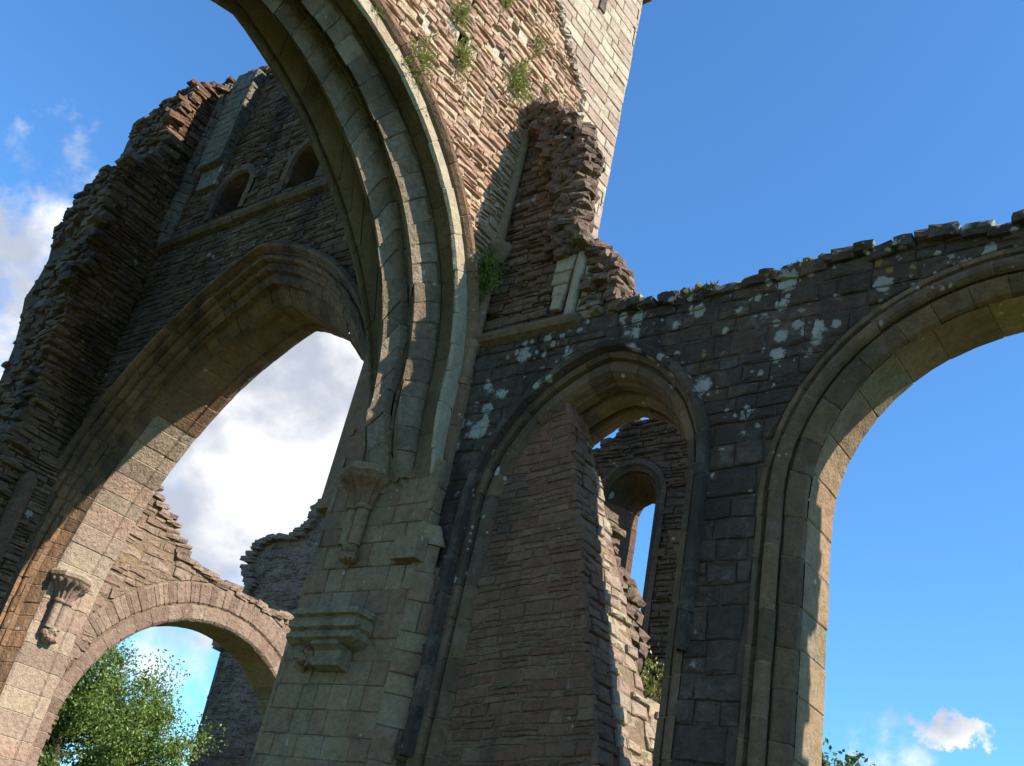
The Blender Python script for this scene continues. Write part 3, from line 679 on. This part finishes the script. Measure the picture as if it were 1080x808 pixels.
m = M(); courses(m, f3, [(-8.02, GZ)] + rC + rD + [(6.5, GZ)] + top3, (-8.02, GZ, 3.2, 6.75), .22, .36, gap=.012, hj=.4, lj=.5, cj=.01, dj=.012, bev=.012, rough=.009, d=.0, wob=.02, jit=.012, seed=81)
m.build('ashlar_facing', MT['darkash'], w3)
m = M(); rr = random.Random(82); x = -5.9
while x < 3.2:
    l = rr.uniform(.1, .26)
    for y in (8.06, 8.25, 8.45, 8.68):
        chunk(m, (x + l / 2 + rr.uniform(-.04, .04), y + rr.uniform(-.04, .04), 6.69 + rr.uniform(-.035, .03) + .04 * math.sin(x * 2.1 + y) + .02 * math.sin(x * 7)), (l * 1.25, .26, rr.uniform(.09, .17)), rot_small(rr, .16), rr.random(), rr, .14, .3)
    x += l
m.build('coping_rubble', MT['darkash'], w3)
# added unseen block behind the right pier, put there to shade the wide arch's jamb
m = M(); prism(m, [(.28, GZ), (1.0, GZ), (1.0, 7.6), (.28, 7.4)], FY(8.8), 0, -.5)
rr = random.Random(8)
for i in range(60): chunk(m, (.3, 9.3 + rr.uniform(-.12, .05), rr.uniform(0, 7.2)), (.3, .3, .14), rot_small(rr, .3), rr.random(), rr)
m.build('jamb_shade_block', MT['far'], w3)
# narrow arch
m = M(); sweep(m, f3, [(.0, arcC(1.96)), (-.0, arcC(1.85)), (.02, arcC(1.82)), (.09, arcC(1.815)), (.09, arcC(1.79)), (.05, arcC(1.77)), (.06, arcC(1.67)), (.12, arcC(1.62)), (.2, arcC(1.60)), (.22, arcC(1.57)), (.32, arcC(1.56))], .36, seed=91)
aC = m.build('chapel_arch', MT['darkarch'], arc3, label='narrow moulded arch partly filled by a brown stone wall')
m = M(); sweep(m, f3, [(.02, arcC(2.05)), (-.08, arcC(2.02)), (-.12, arcC(1.97)), (-.10, arcC(1.91)), (-.02, arcC(1.89)), (.02, arcC(1.89))], .5, .55, 3.3, seed=92); m.build('hood_mould', MT['darkash'], aC)
m = M(); sweep(m, f3, [(.315, arcC(1.58)), (.34, arcC(1.61)), (.38, arcC(1.60)), (.40, arcC(1.54)), (.45, arcC(1.49)), (.52, arcC(1.47)), (.56, arcC(1.52)), (.60, arcC(1.52))], .3, seed=93, rj=.008); m.build('arch_rib', MT['darkarch'], aC)
m = M(); sweep(m, f3, [(.59, arcC(1.53)), (.60, arcC(1.50)), (.62, arcC(1.46)), (.66, arcC(1.44)), (.74, arcC(1.44)), (.79, arcC(1.47)), (.81, arcC(1.75)), (.82, arcC(2.1))], .34, .92, 3.12, seed=94, rj=.008); m.build('arch_rib', MT['darkarch'], aC)
m = M(); sweep(m, f3, [(.60, arcC(1.46)), (.79, arcC(1.46)), (.81, arcC(1.8)), (.82, arcC(2.1))], .4, 0, 4, seed=95); m.build('arch_jamb', MT['darkarch'], aC)
m = M()
prism(m, [(-5.14, 3.98), (-4.8, 3.98), (-4.8, 4.1), (-5.18, 4.1)], FY(8.5), .03, -.28, .3); prism(m, [(-5.1, 3.9), (-4.8, 3.9), (-4.8, 3.985), (-5.14, 3.985)], FY(8.52), .02, -.24, .3); prism(m, [(-5.0, 3.8), (-4.8, 3.62), (-4.8, 3.91), (-5.06, 3.91)], FY(8.54), .02, -.22, .2)
m.build('impost_corbel', MT['darkarch'], aC)
# wide arch
m = M(); sweep(m, f3, [(.0, arcD(2.29)), (-.0, arcD(2.24)), (.05, arcD(2.22)), (.08, arcD(2.20)), (.08, arcD(2.06)), (.05, arcD(2.04)), (.05, arcD(2.02)), (.14, arcD(1.90)), (.20, arcD(1.89))], .42, seed=96)
aD = m.build('chapel_arch', MT['darkarch'], arc3, label='wide open round arch with sky behind')
def ringD(k): a = PI * k / 6; return (.03 - .075 * math.sin(a), arcD(2.13 + .072 * math.cos(a)))
m = M(); sweep(m, f3, [ringD(k) for k in range(7)], .55, seed=97, smooth=False, groove=.006); m.build('roll_moulding', MT['darkarch'], aD)
m = M(); sweep(m, f3, [(.2, arcD(1.89)), (.24, arcD(1.88)), (.5, arcD(1.88)), (.76, arcD(1.89)), (.8, arcD(1.93)), (.81, arcD(2.2)), (.82, arcD(2.5))], .42, seed=98); m.build('arch_soffit', MT['pier'], aD)

# ================================================================== brown blocking wall in the narrow arch
bw = thing('partition_wall', (-7, 9.3, GZ), 'brown coursed stone wall with raking end filling the left half of the narrow arch', 'wall')
YB = 8.12
def xe(z): return -5.38 - (z - 1.7) * .275
m = M(); prism(m, [(-7.7, GZ), (xe(GZ) - .05, GZ), (xe(5.95) - .05, 5.95), (-7.7, 5.95)], FY(YB), -.012, -.44)
ev = Vector((xe(1) - xe(0), 0, 1)).normalized()
fe = Frame((xe(0), YB, 0), (0, 1, 0), ev, Vector((0, 1, 0)).cross(ev))
rake = [(.40, GZ), (2.2, GZ), (1.75, .4), (1.28, 1.9), (1.1, 2.6), (.92, 3.3), (.85, 3.8), (.66, 4.5), (.55, 5.0), (.43, 5.3), (.40, 5.4)]
prism(m, rake, fe, -.02, -1.2)
bwo = m.build('wall_core', MT['mortar'], bw)
m = M(); courses(m, FY(YB), [(-7.7, GZ), (xe(GZ), GZ), (xe(5.95), 5.95), (-7.7, 5.95)], (-8.1, GZ - .5, -4.7, 6.1), .105, .3, gap=.012, hj=.4, lj=.55, cj=.008, dj=.006, bev=.008, rough=.006, d=.0, wob=.03, jit=.008, slope=.10, seed=101)
m.build('coursed_facing', MT['block'], bwo)
m = M()
courses(m, fe, [(0, GZ), (.42, GZ), (.42, 6.0), (0, 6.0)], (0, GZ, .42, 6.0), .13, .3, gap=.012, hj=.35, lj=.4, cj=.008, dj=.015, bev=.01, rough=.008, d=.0, wob=.01, seed=102)
m.build('end_facing', MT['block'], bwo)
m = M(); courses(m, fe, rake, (.4, GZ, 2.2, 6.0), .13, .3, gap=.014, hj=.35, lj=.4, cj=.01, dj=.03, bev=.012, rough=.01, d=.0, wob=.01, seed=103)
m.build('end_facing', MT['east'], bwo)  # paler stone over the sunlit strip, the light put into its colour

# rubble core of the lost vault behind it
rub = thing('broken_wall', (-7, 10.6, GZ), 'jagged broken rubble wall end catching the sun behind the brown partition wall', 'ruined wall')
def xr(z):
    pr = [(GZ, -5.7), (2.4, -6.0), (2.7, -6.1), (2.85, -6.45), (3.1, -6.6), (3.4, -6.72), (3.7, -6.6), (4.0, -6.78), (4.3, -6.85), (4.65, -7.12), (5.1, -7.33), (5.4, -7.4), (5.7, -7.6)]
    for (a, b), (c, d) in zip(pr, pr[1:]):
        if z <= c: return b + (d - b) * (z - a) / (c - a)
    return -7.7
m = M(); prism(m, [(-9.0, GZ), (-6.1, GZ), (-6.3, 2.4), (-6.9, 3), (-7.1, 4.2), (-7.6, 5.0), (-8, 5.7), (-9, 5.7)], FY(10.15), 0, -.8)
ro = m.build('wall_core', MT['rough'], rub)
m = M(); rr = random.Random(111); z = 2.45
while z < 5.75:
    h = rr.uniform(.06, .14)
    for y in (10.2, 10.45, 10.7, 10.95):
        for k in range(3): chunk(m, (xr(z) - .34 - k * .2 + rr.uniform(-.14, .12), y + rr.uniform(-.08, .08), z + h / 2), (rr.uniform(.2, .42), .28, h * 1.1), rot_small(rr, .16), rr.random(), rr, .15, .35)
    z += h
m.build('broken_core', MT['rough'], ro)
m = M(); courses(m, FX(-5.95), [(9.75, GZ), (11.3, GZ), (11.3, 2.2), (10.6, 2.5), (10.0, 2.75), (9.75, 2.7)], (9.7, GZ, 11.3, 2.8), .28, .5, gap=.014, hj=.25, dj=.02, d=.05, seed=112); prism(m, [(9.8, GZ), (11.2, GZ), (11.2, 2.2), (9.8, 2.6)], FX(-5.95), 0, -.6)
for i in range(26): 
    y = rr.uniform(9.8, 11.2); chunk(m, (-6.0 + rr.uniform(-.25, .05), y, 2.72 - (y - 9.8) * .32 + rr.uniform(-.05, .1)), (.3, .34, .2), rot_small(rr, .25), rr.random(), rr, .12, .25)
m.build('dressed_facing', MT['strip'], ro)

# ================================================================== window wall far behind the narrow arch
gw = thing('gable_wall', (-10.5, 17.4, GZ), 'dark ruined gable wall with a tall round-headed window seen through the narrow arch', 'ruined wall')
YG = 17.
fG = FY(YG)
def arcG(r, b=4.9): return Arc((-11.49, 9.12, r), (-11.49, 9.12, r), -11.49, b, b)
oG = arcG(.66).poly(0, 4, 40)
topG = [(-7.9, 9.0), (-8.6, 9.6), (-9.6, 10.6), (-10.4, 10.9), (-11.1, 11.0), (-11.7, 11.0), (-12.0, 10.8), (-12.5, 10.45), (-14.0, 10.0)]
m = M(); prism(m, [(-14, GZ), (-11.49, GZ), (-11.49, 4.9)] + oG + [(-11.49, 4.9), (-11.49, GZ), (-7.9, GZ)] + topG, fG, -.05, -1.1)
go = m.build('gable_wall_core', MT['mortar_dark'], gw)
m = M(); rg = arcG(.92).poly(0, 4, 50)
courses(m, fG, [(-14, GZ), (-12.42, GZ)] + rg + [(-10.56, GZ), (-7.9, GZ)] + topG, (-14, 3, -7.9, 11.4), .125, .4, gap=.016, hj=.5, lj=.55, cj=.016, dj=.03, bev=.014, rough=.012, d=.0, wob=.05, jit=.016, seed=121)
for (a, b), (c, d) in zip(topG, topG[1:]):
    for i in range(8): chunk(m, (a + (c - a) * i / 8, YG + .1 + R.uniform(0, .8), b + (d - b) * i / 8 + R.uniform(-.05, .06)), (.35, .35, .14), rot_small(R, .15), R.random())
m.build('rubble_facing', MT['far'], go)
def arcG2(k): r = .66 - .36 * k * 1.0; c = -11.49 - .0 * k; return Arc((c - .07 * k, 9.12 + .05 * k, r), (c - .07 * k, 9.12 + .05 * k, r), c - .07 * k, 4.9, 4.9)
m = M(); sweep(m, fG, [(-.01, arcG(.92)), (-.02, arcG(.8)), (.06, arcG(.76)), (.1, arcG(.70)), (.12, arcG(.66))], .32, seed=122); sweep(m, fG, [(.12, arcG(.66)), (.4, arcG2(.35)), (.8, arcG2(.75)), (1.08, arcG2(1.)), (1.1, arcG(.6))], .5, seed=123)
m.build('window_surround', MT['far'], gw)

# ================================================================== sunlit wall with low arch at the left (E)
ew = thing('transept_wall', (-17.9, 12.5, GZ), 'sunlit pinkish rubble wall with stepped broken top over a low round arch, lower left', 'ruined wall')
fE = FX(-17.5)
def arcE(r): return Arc((12.5, 1.95, r), (12.5, 1.95, r), 12.5, GZ, GZ)
topE = [(17.2, 5.5), (15, 5.48), (13.95, 5.45), (13.3, 5.42), (12.4, 5.5), (11.6, 5.56), (11.0, 5.62), (10.95, 5.88), (10.62, 5.9), (10.55, 6.15), (10.3, 6.25), (10.0, 6.5), (9.62, 6.9)]
m = M(); prism(m, [(9.62, GZ)] + arcE(2.75).poly(0, 4, 50) + [(17.2, GZ)] + topE, fE, -.018, -.8)
eo = m.build('wall_core', MT['mortar'], ew)
m = M(); courses(m, fE, [(9.62, GZ), (9.66, GZ)] + [p for p in arcE(3.52).poly(0, 4, 60) if p[0] > 9.7] + [(16.1, GZ), (17.2, GZ)] + topE, (9.6, GZ, 17.2, 7), .15, .4, gap=.022, hj=.45, lj=.5, cj=.016, dj=.022, bev=.014, rough=.01, d=.0, wob=.04, jit=.014, seed=131)
rr = random.Random(132)
for (a, b), (c, d) in zip(topE, topE[1:]):
    nn = max(2, int(math.hypot(c - a, d - b) / .16))
    for i in range(nn):
        for x in (-17.62, -17.95, -18.2): chunk(m, (x, a + (c - a) * i / nn, b + (d - b) * i / nn - .02 + rr.uniform(-.03, .05)), (.36, .32, rr.uniform(.08, .14)), rot_small(rr, .1), rr.random(), rr, .12, .15)
m.build('rubble_facing', MT['east_rubble'], eo)
m = M(); sweep(m, fE, [(.0, arcE(3.05)), (-.03, arcE(3.03)), (-.03, arcE(2.8)), (.0, arcE(2.76)), (.04, arcE(2.74))], .3, 0, 4, seed=133)
eA = m.build('low_arch', MT['east_rubble'], ew)
m = M(); sweep(m, fE, [(.0, arcE(3.5)), (-.02, arcE(3.46)), (-.02, arcE(3.11)), (.03, arcE(3.06))], .12, .9, 3.1, seed=134, rj=.01, groove=.016, lj=.45); m.build('relieving_arch', MT['east_rubble'], eA)
m = M(); sweep(m, fE, [(.03, arcE(2.75)), (.1, arcE(2.73)), (.7, arcE(2.66)), (.8, arcE(2.68)), (.82, arcE(3.0))], .34, 0, 4, seed=135); m.build('arch_soffit', MT['pier'], eA)

# ================================================================== ruined wall in the background (F)
fw = thing('nave_wall', (-27, 21.6, GZ), 'dark jagged ruined wall in the background, rising between the low arch and the great pier', 'ruined wall')
pf = [(-29.0, GZ), (-29.0, 3.47), (-29.3, 7.2), (-29.05, 8.7), (-28.65, 9.35), (-29.35, 10.1), (-29.3, 10.45), (-29.0, 10.85), (-28.4, 11.1), (-27.3, 11.0), (-26.6, 11.45), (-26.45, 12.1), (-25.5, 12.6), (-24.2, 13.4), (-22, 13.6), (-22, GZ)]
m = M(); prism(m, pf[::-1], FY(21.), -.01, -1.5)
fo = m.build('wall_core', MT['fwall'], fw)
m = M(); courses(m, FY(21.), pf, (-29.5, GZ, -22, 13.7), .12, .34, gap=.03, hj=.5, lj=.6, cj=.02, dj=.03, bev=.02, rough=.02, d=.0, wob=.06, jit=.02, seed=141)
rr = random.Random(142)
for (a, b), (c, d) in zip(pf[2:], pf[3:-1]):
    nn = max(2, int(math.hypot(c - a, d - b) / .13))
    for i in range(nn):
        for y in (21.05, 21.5, 22.): chunk(m, (a + (c - a) * i / nn + rr.uniform(-.1, .1), y, b + (d - b) * i / nn + rr.uniform(-.04, .06)), (rr.uniform(.35, .7), .5, rr.uniform(.1, .17)), rot_small(rr, .08), rr.random(), rr, .12, .15)
m.build('rubble_facing', MT['fwall'], fo)
m = M(); courses(m, Frame((-29.05, 0, 0), (0, -1, 0), Z, (-1, 0, 0)), [(-22.4, GZ), (-21, GZ), (-21, 7.2), (-22.4, 7.2)], (-22.4, GZ, -21, 7.2), .25, .4, seed=143); m.build('corner_quoin', MT['far'], fo)

# ================================================================== plants
def leaf(m, p, d, up, L, Wd, t):
    d = d.normalized(); s = d.cross(up)
    s = s.normalized() if s.length > 1e-4 else Vector((1, 0, 0)); n = s.cross(d)
    m.add([p, p + d * L * .45 + s * Wd + n * L * .06, p + d * L, p + d * L * .45 - s * Wd + n * L * .06], [(0, 1, 2), (0, 2, 3)], t)
def rv(r): 
    v = Vector((r.gauss(0, 1), r.gauss(0, 1), r.gauss(0, 1))); return v.normalized()
def tree(name, loc, H, Rc, label, mat, nl, seed, base=.25, leafL=.12, group=None, asp=1.):
    r = random.Random(seed); t = thing(name, loc, label, 'tree', group); L = Vector(loc)
    m = M(); top = L + Vector((0, 0, H))
    trunk = [L + Vector((r.uniform(-.12, .12) * k, r.uniform(-.12, .12) * k, H * .8 * k / 5)) for k in range(6)]
    tube(m, trunk, [.16 * H / 7 * (1 - k / 6.5) + .015 for k in range(6)], 8, .5); 
    tips = []
    for i in range(60):
        k = r.uniform(.06, .95); a = r.uniform(0, 2 * PI); p0 = L.lerp(trunk[-1], k)
        w = math.sin(PI * min(1, max(.05, (k - .02) * .95 + .12))) ** .6
        ln = Rc * w * r.uniform(.6, 1.08)
        up = r.uniform(.25, .8)
        pts = [p0]
        for q in range(1, 5):
            f = q / 4; pts.append(p0 + Vector((math.cos(a) * ln * f, math.sin(a) * ln * f, ln * up * f * (1 + .3 * f))) + rv(r) * .08 * ln * f)
        tube(m, pts, [.05 * (1 - q / 5.5) * H / 7 + .006 for q in range(5)], 5, .5, caps=False)
        tips += [pts[2], pts[3], pts[4], pts[4]]
        for q in range(2):
            b = pts[r.choice((2, 3, 4))]; e = b + rv(r) * ln * .3 + Vector((0, 0, ln * .18)); tube(m, [b, b.lerp(e, .5) + rv(r) * .04, e], [.018, .012, .004], 4, .5, caps=False); tips += [e, b.lerp(e, .6)]
    m.build('trunk', MT['bark'], t)
    m = M(); per = nl // len(tips)
    for tp in tips:
        cs = r.uniform(.22, .5) * Rc * .55; tint0 = r.random()
        for i in range(int(per * r.uniform(.5, 1.5))):
            o = rv(r) * cs * r.random() ** .6; o.z *= .8
            leaf(m, tp + o, rv(r) + Vector((0, 0, -.1)), rv(r), leafL * r.uniform(.6, 1.3), leafL * .3, min(1, max(0, tint0 * .5 + r.random() * .5)))
    # wispy shoots out of the top
    for i in range(14):
        b = r.choice(tips); e = b + Vector((r.uniform(-.3, .3), r.uniform(-.3, .3), r.uniform(.5, 1.1))) * Rc * .38
        for q in range(16):
            leaf(m, b.lerp(e, q / 16), rv(r), rv(r), leafL, leafL * .28, r.random())
    m.build('crown', mat, t)
    return t
tree('leafy_tree', (-28.3, 16.2, GZ), 8.1, 3.4, 'bright green bushy tree filling the low arch at lower left', MT['leaf'], 110000, 207, leafL=.1)
tree('small_tree', (-27.3, 19.0, GZ), 6.0, 1.4, 'small green tree against the dark ruin, right of the bushy tree', MT['leaf'], 9000, 202, leafL=.1)
tree('distant_tree', (-15.0, 37., GZ), 13.0, 3.6, 'dark green treetop just showing right of the wide arch pier, lower right', MT['leaf2'], 9000, 203, leafL=.22)

def tuft(loc, n, size, label, seed, mat='herb', name='wall_plant', droop=.3, out=(1, 0, 0)):
    r = random.Random(seed); m = M(); L = Vector(loc); o = Vector(out)
    for i in range(n * 2):
        q_ = r.uniform(-1, 1); d = (rv(r) + o * 1. + Vector((0, 0, .35))).normalized(); ln = size * r.uniform(.2, .75)
        b = L + Vector((r.uniform(-.4, .4) * (1 - abs(o.x)), r.gauss(0, .3) * (1 - abs(o.y)) - .2 * q_, r.gauss(0, .5) + .2 * q_)) * size
        tube(m, [L - o * .02, b + d * ln * .5], [.004, .002], 3, .2, caps=False)
        for q in range(7):
            f = (q + 1) / 7; p = b + d * ln * f + Vector((0, 0, -droop * ln * f * f))
            leaf(m, p, (d + rv(r) * .7), rv(r), size * .17 * r.uniform(.5, 1.3), size * .028, r.random())
    ob = m.build(name, MT[mat]); tag(ob, label, 'plant', 'wall plants on the sunlit rubble' if name == 'wall_plant' else None); return ob
for i, (y, z, n, s, lb) in enumerate([
    (5.74, 9.55, 46, .34, 'yellow-green tuft growing beside the hood of the great arch'),
    (6.38, 10.24, 50, .30, 'yellow-green tuft on sunlit rubble, between the arch-side tuft and the middle tuft'),
    (7.47, 10.85, 60, .32, 'bushy green tuft on sunlit rubble just above the jagged stub'),
    (6.15, 10.85, 36, .28, 'dry tuft high on the sunlit rubble, upper left of the group'),
    (6.88, 11.9, 24, .24, 'small tuft at the top edge of the photo on sunlit rubble'),
    (7.7, 11.75, 26, .22, 'small sparse green tuft near the quoin seam, highest on the right'),
    (8.1, 11.3, 14, .15, 'tiny green sprig beside the cracked quoin seam'),
    (4.88, 9.75, 24, .18, 'small dark green tuft on top of the arch hood near the photo edge')]):
    tuft((XA + .03, y, z), n, s, lb, 300 + i)
tuft((-7.95, 7.78, 7.62), 90, .34, 'green fern clump growing in the corner by the vaulting shaft', 320, 'leaf', 'fern', .4, (.7, -.7, 0))
def shrub(loc, H, label, seed, mat, n=26, name='shrub'):
    r = random.Random(seed); t = thing(name, loc, label, 'shrub'); L = Vector(loc); m = M(); lv = M()
    for i in range(n):
        d = (Vector((r.uniform(-.7, .9), r.uniform(-.7, .5), 1.))).normalized(); ln = H * r.uniform(.5, 1.)
        e = L + d * ln; md = L.lerp(e, .5) + rv(r) * .04
        tube(m, [L, md, e], [.012, .008, .003], 4, .5, caps=False)
        for q in range(30):
            p = L.lerp(e, r.uniform(.35, 1.02)) + rv(r) * H * .1 * r.random(); leaf(lv, p, d + rv(r), rv(r), .06 * r.uniform(.6, 1.3), .018, r.random())
    m.build('stem', MT['bark'], t); lv.build('foliage', mat, t)
shrub((-6.42, 10.25, 2.72), .75, 'yellow-green shrub sprouting from the broken rubble wall end', 330, MT['herb'])
m = M(); rr = random.Random(331); b = Vector((-6.15, 10.25, 2.6))
for i in range(30):
    e = b + Vector((rr.uniform(-.1, .6), rr.uniform(-.4, .3), rr.uniform(.1, .55))); tube(m, [b, b.lerp(e, .5) + rv(rr) * .04, e], [.006, .004, .002], 4, .6, caps=False)
tag(m.build('dry_twigs', MT['bark']), 'bare dry twigs beside the yellow-green shrub on the rubble', 'plant')
def moss(loc, sx, label, seed):
    r = random.Random(seed); m = M()
    for i in range(90):
        x = r.uniform(-sx, sx); k = 1 - (x / sx) ** 2
        chunk(m, (loc[0] + x, loc[1] + r.uniform(-.05, .35), loc[2] + r.uniform(-.02, .07) * k), (.09, .09, .05 + .03 * k), rot_small(r, .6), r.random(), r, .25, .6)
    for i in range(160):
        x = r.uniform(-sx, sx); leaf(m, Vector((loc[0] + x, loc[1] + r.uniform(-.05, .3), loc[2])), Vector((r.uniform(-.6, .6), r.uniform(-.8, .2), 1)), rv(r), .09, .008, r.random())
    tag(m.build('moss_cushion', MT['moss']), label, 'moss', 'moss on the arcade top')
moss((-4.95, 8.1, 6.79), .22, 'small golden moss cushion on the arcade top near the tower stub', 341)
moss((-3.55, 8.1, 6.78), .42, 'long golden-brown moss cushion on the arcade top between the two arches', 342)

# ================================================================== sky, sun, camera
EL = math.radians(37.); SA = .25                     # sun from +x, slightly +y
S = Vector((math.cos(EL) / math.hypot(1, SA), math.cos(EL) * SA / math.hypot(1, SA), math.sin(EL)))
sun = bpy.data.lights.new('sun', 'SUN'); sun.energy = 5.0; sun.angle = math.radians(.53); sun.color = (1, .93, .82)
so = bpy.data.objects.new('sun', sun); COL.objects.link(so); so.rotation_euler = S.to_track_quat('Z', 'Y').to_euler(); so.location = S * 60
wd = bpy.data.worlds.new('World'); sc.world = wd; wd.use_nodes = True
nt = wd.node_tree; nt.nodes.clear(); b = NB(nt)
out = b.node('ShaderNodeOutputWorld'); bg = b.node('ShaderNodeBackground'); nt.links.new(bg.outputs[0], out.inputs[0])
sk = b.node('ShaderNodeTexSky', sky_type='NISHITA'); sk.sun_disc = False; sk.sun_elevation = EL; sk.sun_rotation = math.atan2(S.x, S.y)
sk.air_density = 1.0; sk.dust_density = .4; sk.ozone_density = 2.5; sk.altitude = 0
dr = b.node('ShaderNodeTexCoord').outputs['Generated']
def blob(d, rad, soft):
    v = Vector(d).normalized(); dt = b.node('ShaderNodeVectorMath', operation='DOT_PRODUCT'); nt.links.new(dr, dt.inputs[0]); dt.inputs[1].default_value = v
    return b.step(dt.outputs['Value'], math.cos(rad + soft), math.cos(max(0, rad - soft)))
mp = b.node('ShaderNodeMapping'); mp.inputs['Scale'].default_value = (1, 1, 1.4); nt.links.new(dr, mp.inputs[0])
nz = b.noise(mp.outputs[0], 5.5, 9, .56, .0); nz2 = b.noise(mp.outputs[0], 2.1, 6, .55, .2)
cl = None
def addc(d, r0, s0, k, off):
    global cl
    f = b.math('MULTIPLY', blob(d, r0, s0), k)
    cl = f if cl is None else b.math('MAXIMUM', cl, f)
CL = [((-.855, .29, .425), .06, .06, .47), ((-.868, .325, .375), .06, .05, .6), ((-.80, .27, .53), .05, .05, .2), ((-.73, .54, .42), .15, .06, .72), ((-.79, .52, .315), .07, .05, .66), ((-.80, .545, .26), .04, .03, .36), ((-.823, .535, .195), .05, .03, .48), ((-.82, .555, .15), .05, .03, .36), ((-.32, .922, .205), .05, .03, .3)]
for d, r0, s0, k in CL: addc(d, r0, s0, k, 0)
def flat_blob(d, rad, k):     # small flattened cumulus
    global cl
    wn = b.node('ShaderNodeTexNoise'); wn.inputs['Scale'].default_value = 55; wn.inputs['Detail'].default_value = 6; wn.inputs['Roughness'].default_value = .62; nt.links.new(dr, wn.inputs['Vector'])
    wc = b.node('ShaderNodeVectorMath', operation='SUBTRACT'); nt.links.new(wn.outputs['Color'], wc.inputs[0]); wc.inputs[1].default_value = (.5, .5, .5)
    ws = b.node('ShaderNodeVectorMath', operation='SCALE'); nt.links.new(wc.outputs[0], ws.inputs[0]); ws.inputs['Scale'].default_value = .05
    wa = b.node('ShaderNodeVectorMath', operation='ADD'); nt.links.new(dr, wa.inputs[0]); nt.links.new(ws.outputs[0], wa.inputs[1])
    sb = b.node('ShaderNodeVectorMath', operation='SUBTRACT'); nt.links.new(wa.outputs[0], sb.inputs[0]); sb.inputs[1].default_value = Vector(d).normalized()
    ml = b.node('ShaderNodeVectorMath', operation='MULTIPLY'); nt.links.new(sb.outputs[0], ml.inputs[0]); ml.inputs[1].default_value = (1, 1, 2.2)
    ln = b.node('ShaderNodeVectorMath', operation='LENGTH'); nt.links.new(ml.outputs[0], ln.inputs[0])
    cl = b.math('MAXIMUM', cl, b.math('MULTIPLY', b.step(ln.outputs['Value'], rad, rad * .1), k))
flat_blob((-.267, .932, .2445), .055, .7)
nz3 = b.noise(dr, 34, 7, .58, .0)
cov = b.math('ADD', cl, b.math('ADD', b.math('ADD', b.math('MULTIPLY', nz, .75), b.math('MULTIPLY', nz3, .6)), b.math('MULTIPLY', nz2, .3)))
mask = b.step(cov, 1.09, 1.45)
shade = b.noise(mp.outputs[0], 7.5, 7, .5, .0)
ccol = b.mix(b.step(shade, .38, .6), (2.7, 2.95, 3.5, 1), (5.8, 5.75, 5.7, 1))
skc = b.mix(1., sk.outputs[0], (.6, 1.05, 1.38, 1), 'MULTIPLY')
colr = b.mix(mask, skc, ccol)
nt.links.new(colr, bg.inputs['Color']); bg.inputs['Strength'].default_value = .11

cam = bpy.data.cameras.new('camera'); co = bpy.data.objects.new('camera', cam); COL.objects.link(co); sc.camera = co
cam.sensor_width = 36; cam.sensor_fit = 'HORIZONTAL'; cam.lens = 1091 / 1080 * 36; cam.clip_start = .05; cam.clip_end = 4000
Rw = Matrix(((.7922, .1557, .5900), (.5791, -.4967, -.6465), (.1924, .8538, -.4837))).to_quaternion().to_matrix()
co.matrix_world = Rw.to_4x4()
sc.view_settings.view_transform = 'Standard'; sc.view_settings.look = 'None'; sc.view_settings.gamma = 1; sc.view_settings.use_curve_mapping = False
sc.view_settings.exposure = .95
sc.render.engine = 'CYCLES'; sc.cycles.max_bounces = 6; sc.cycles.use_denoising = True
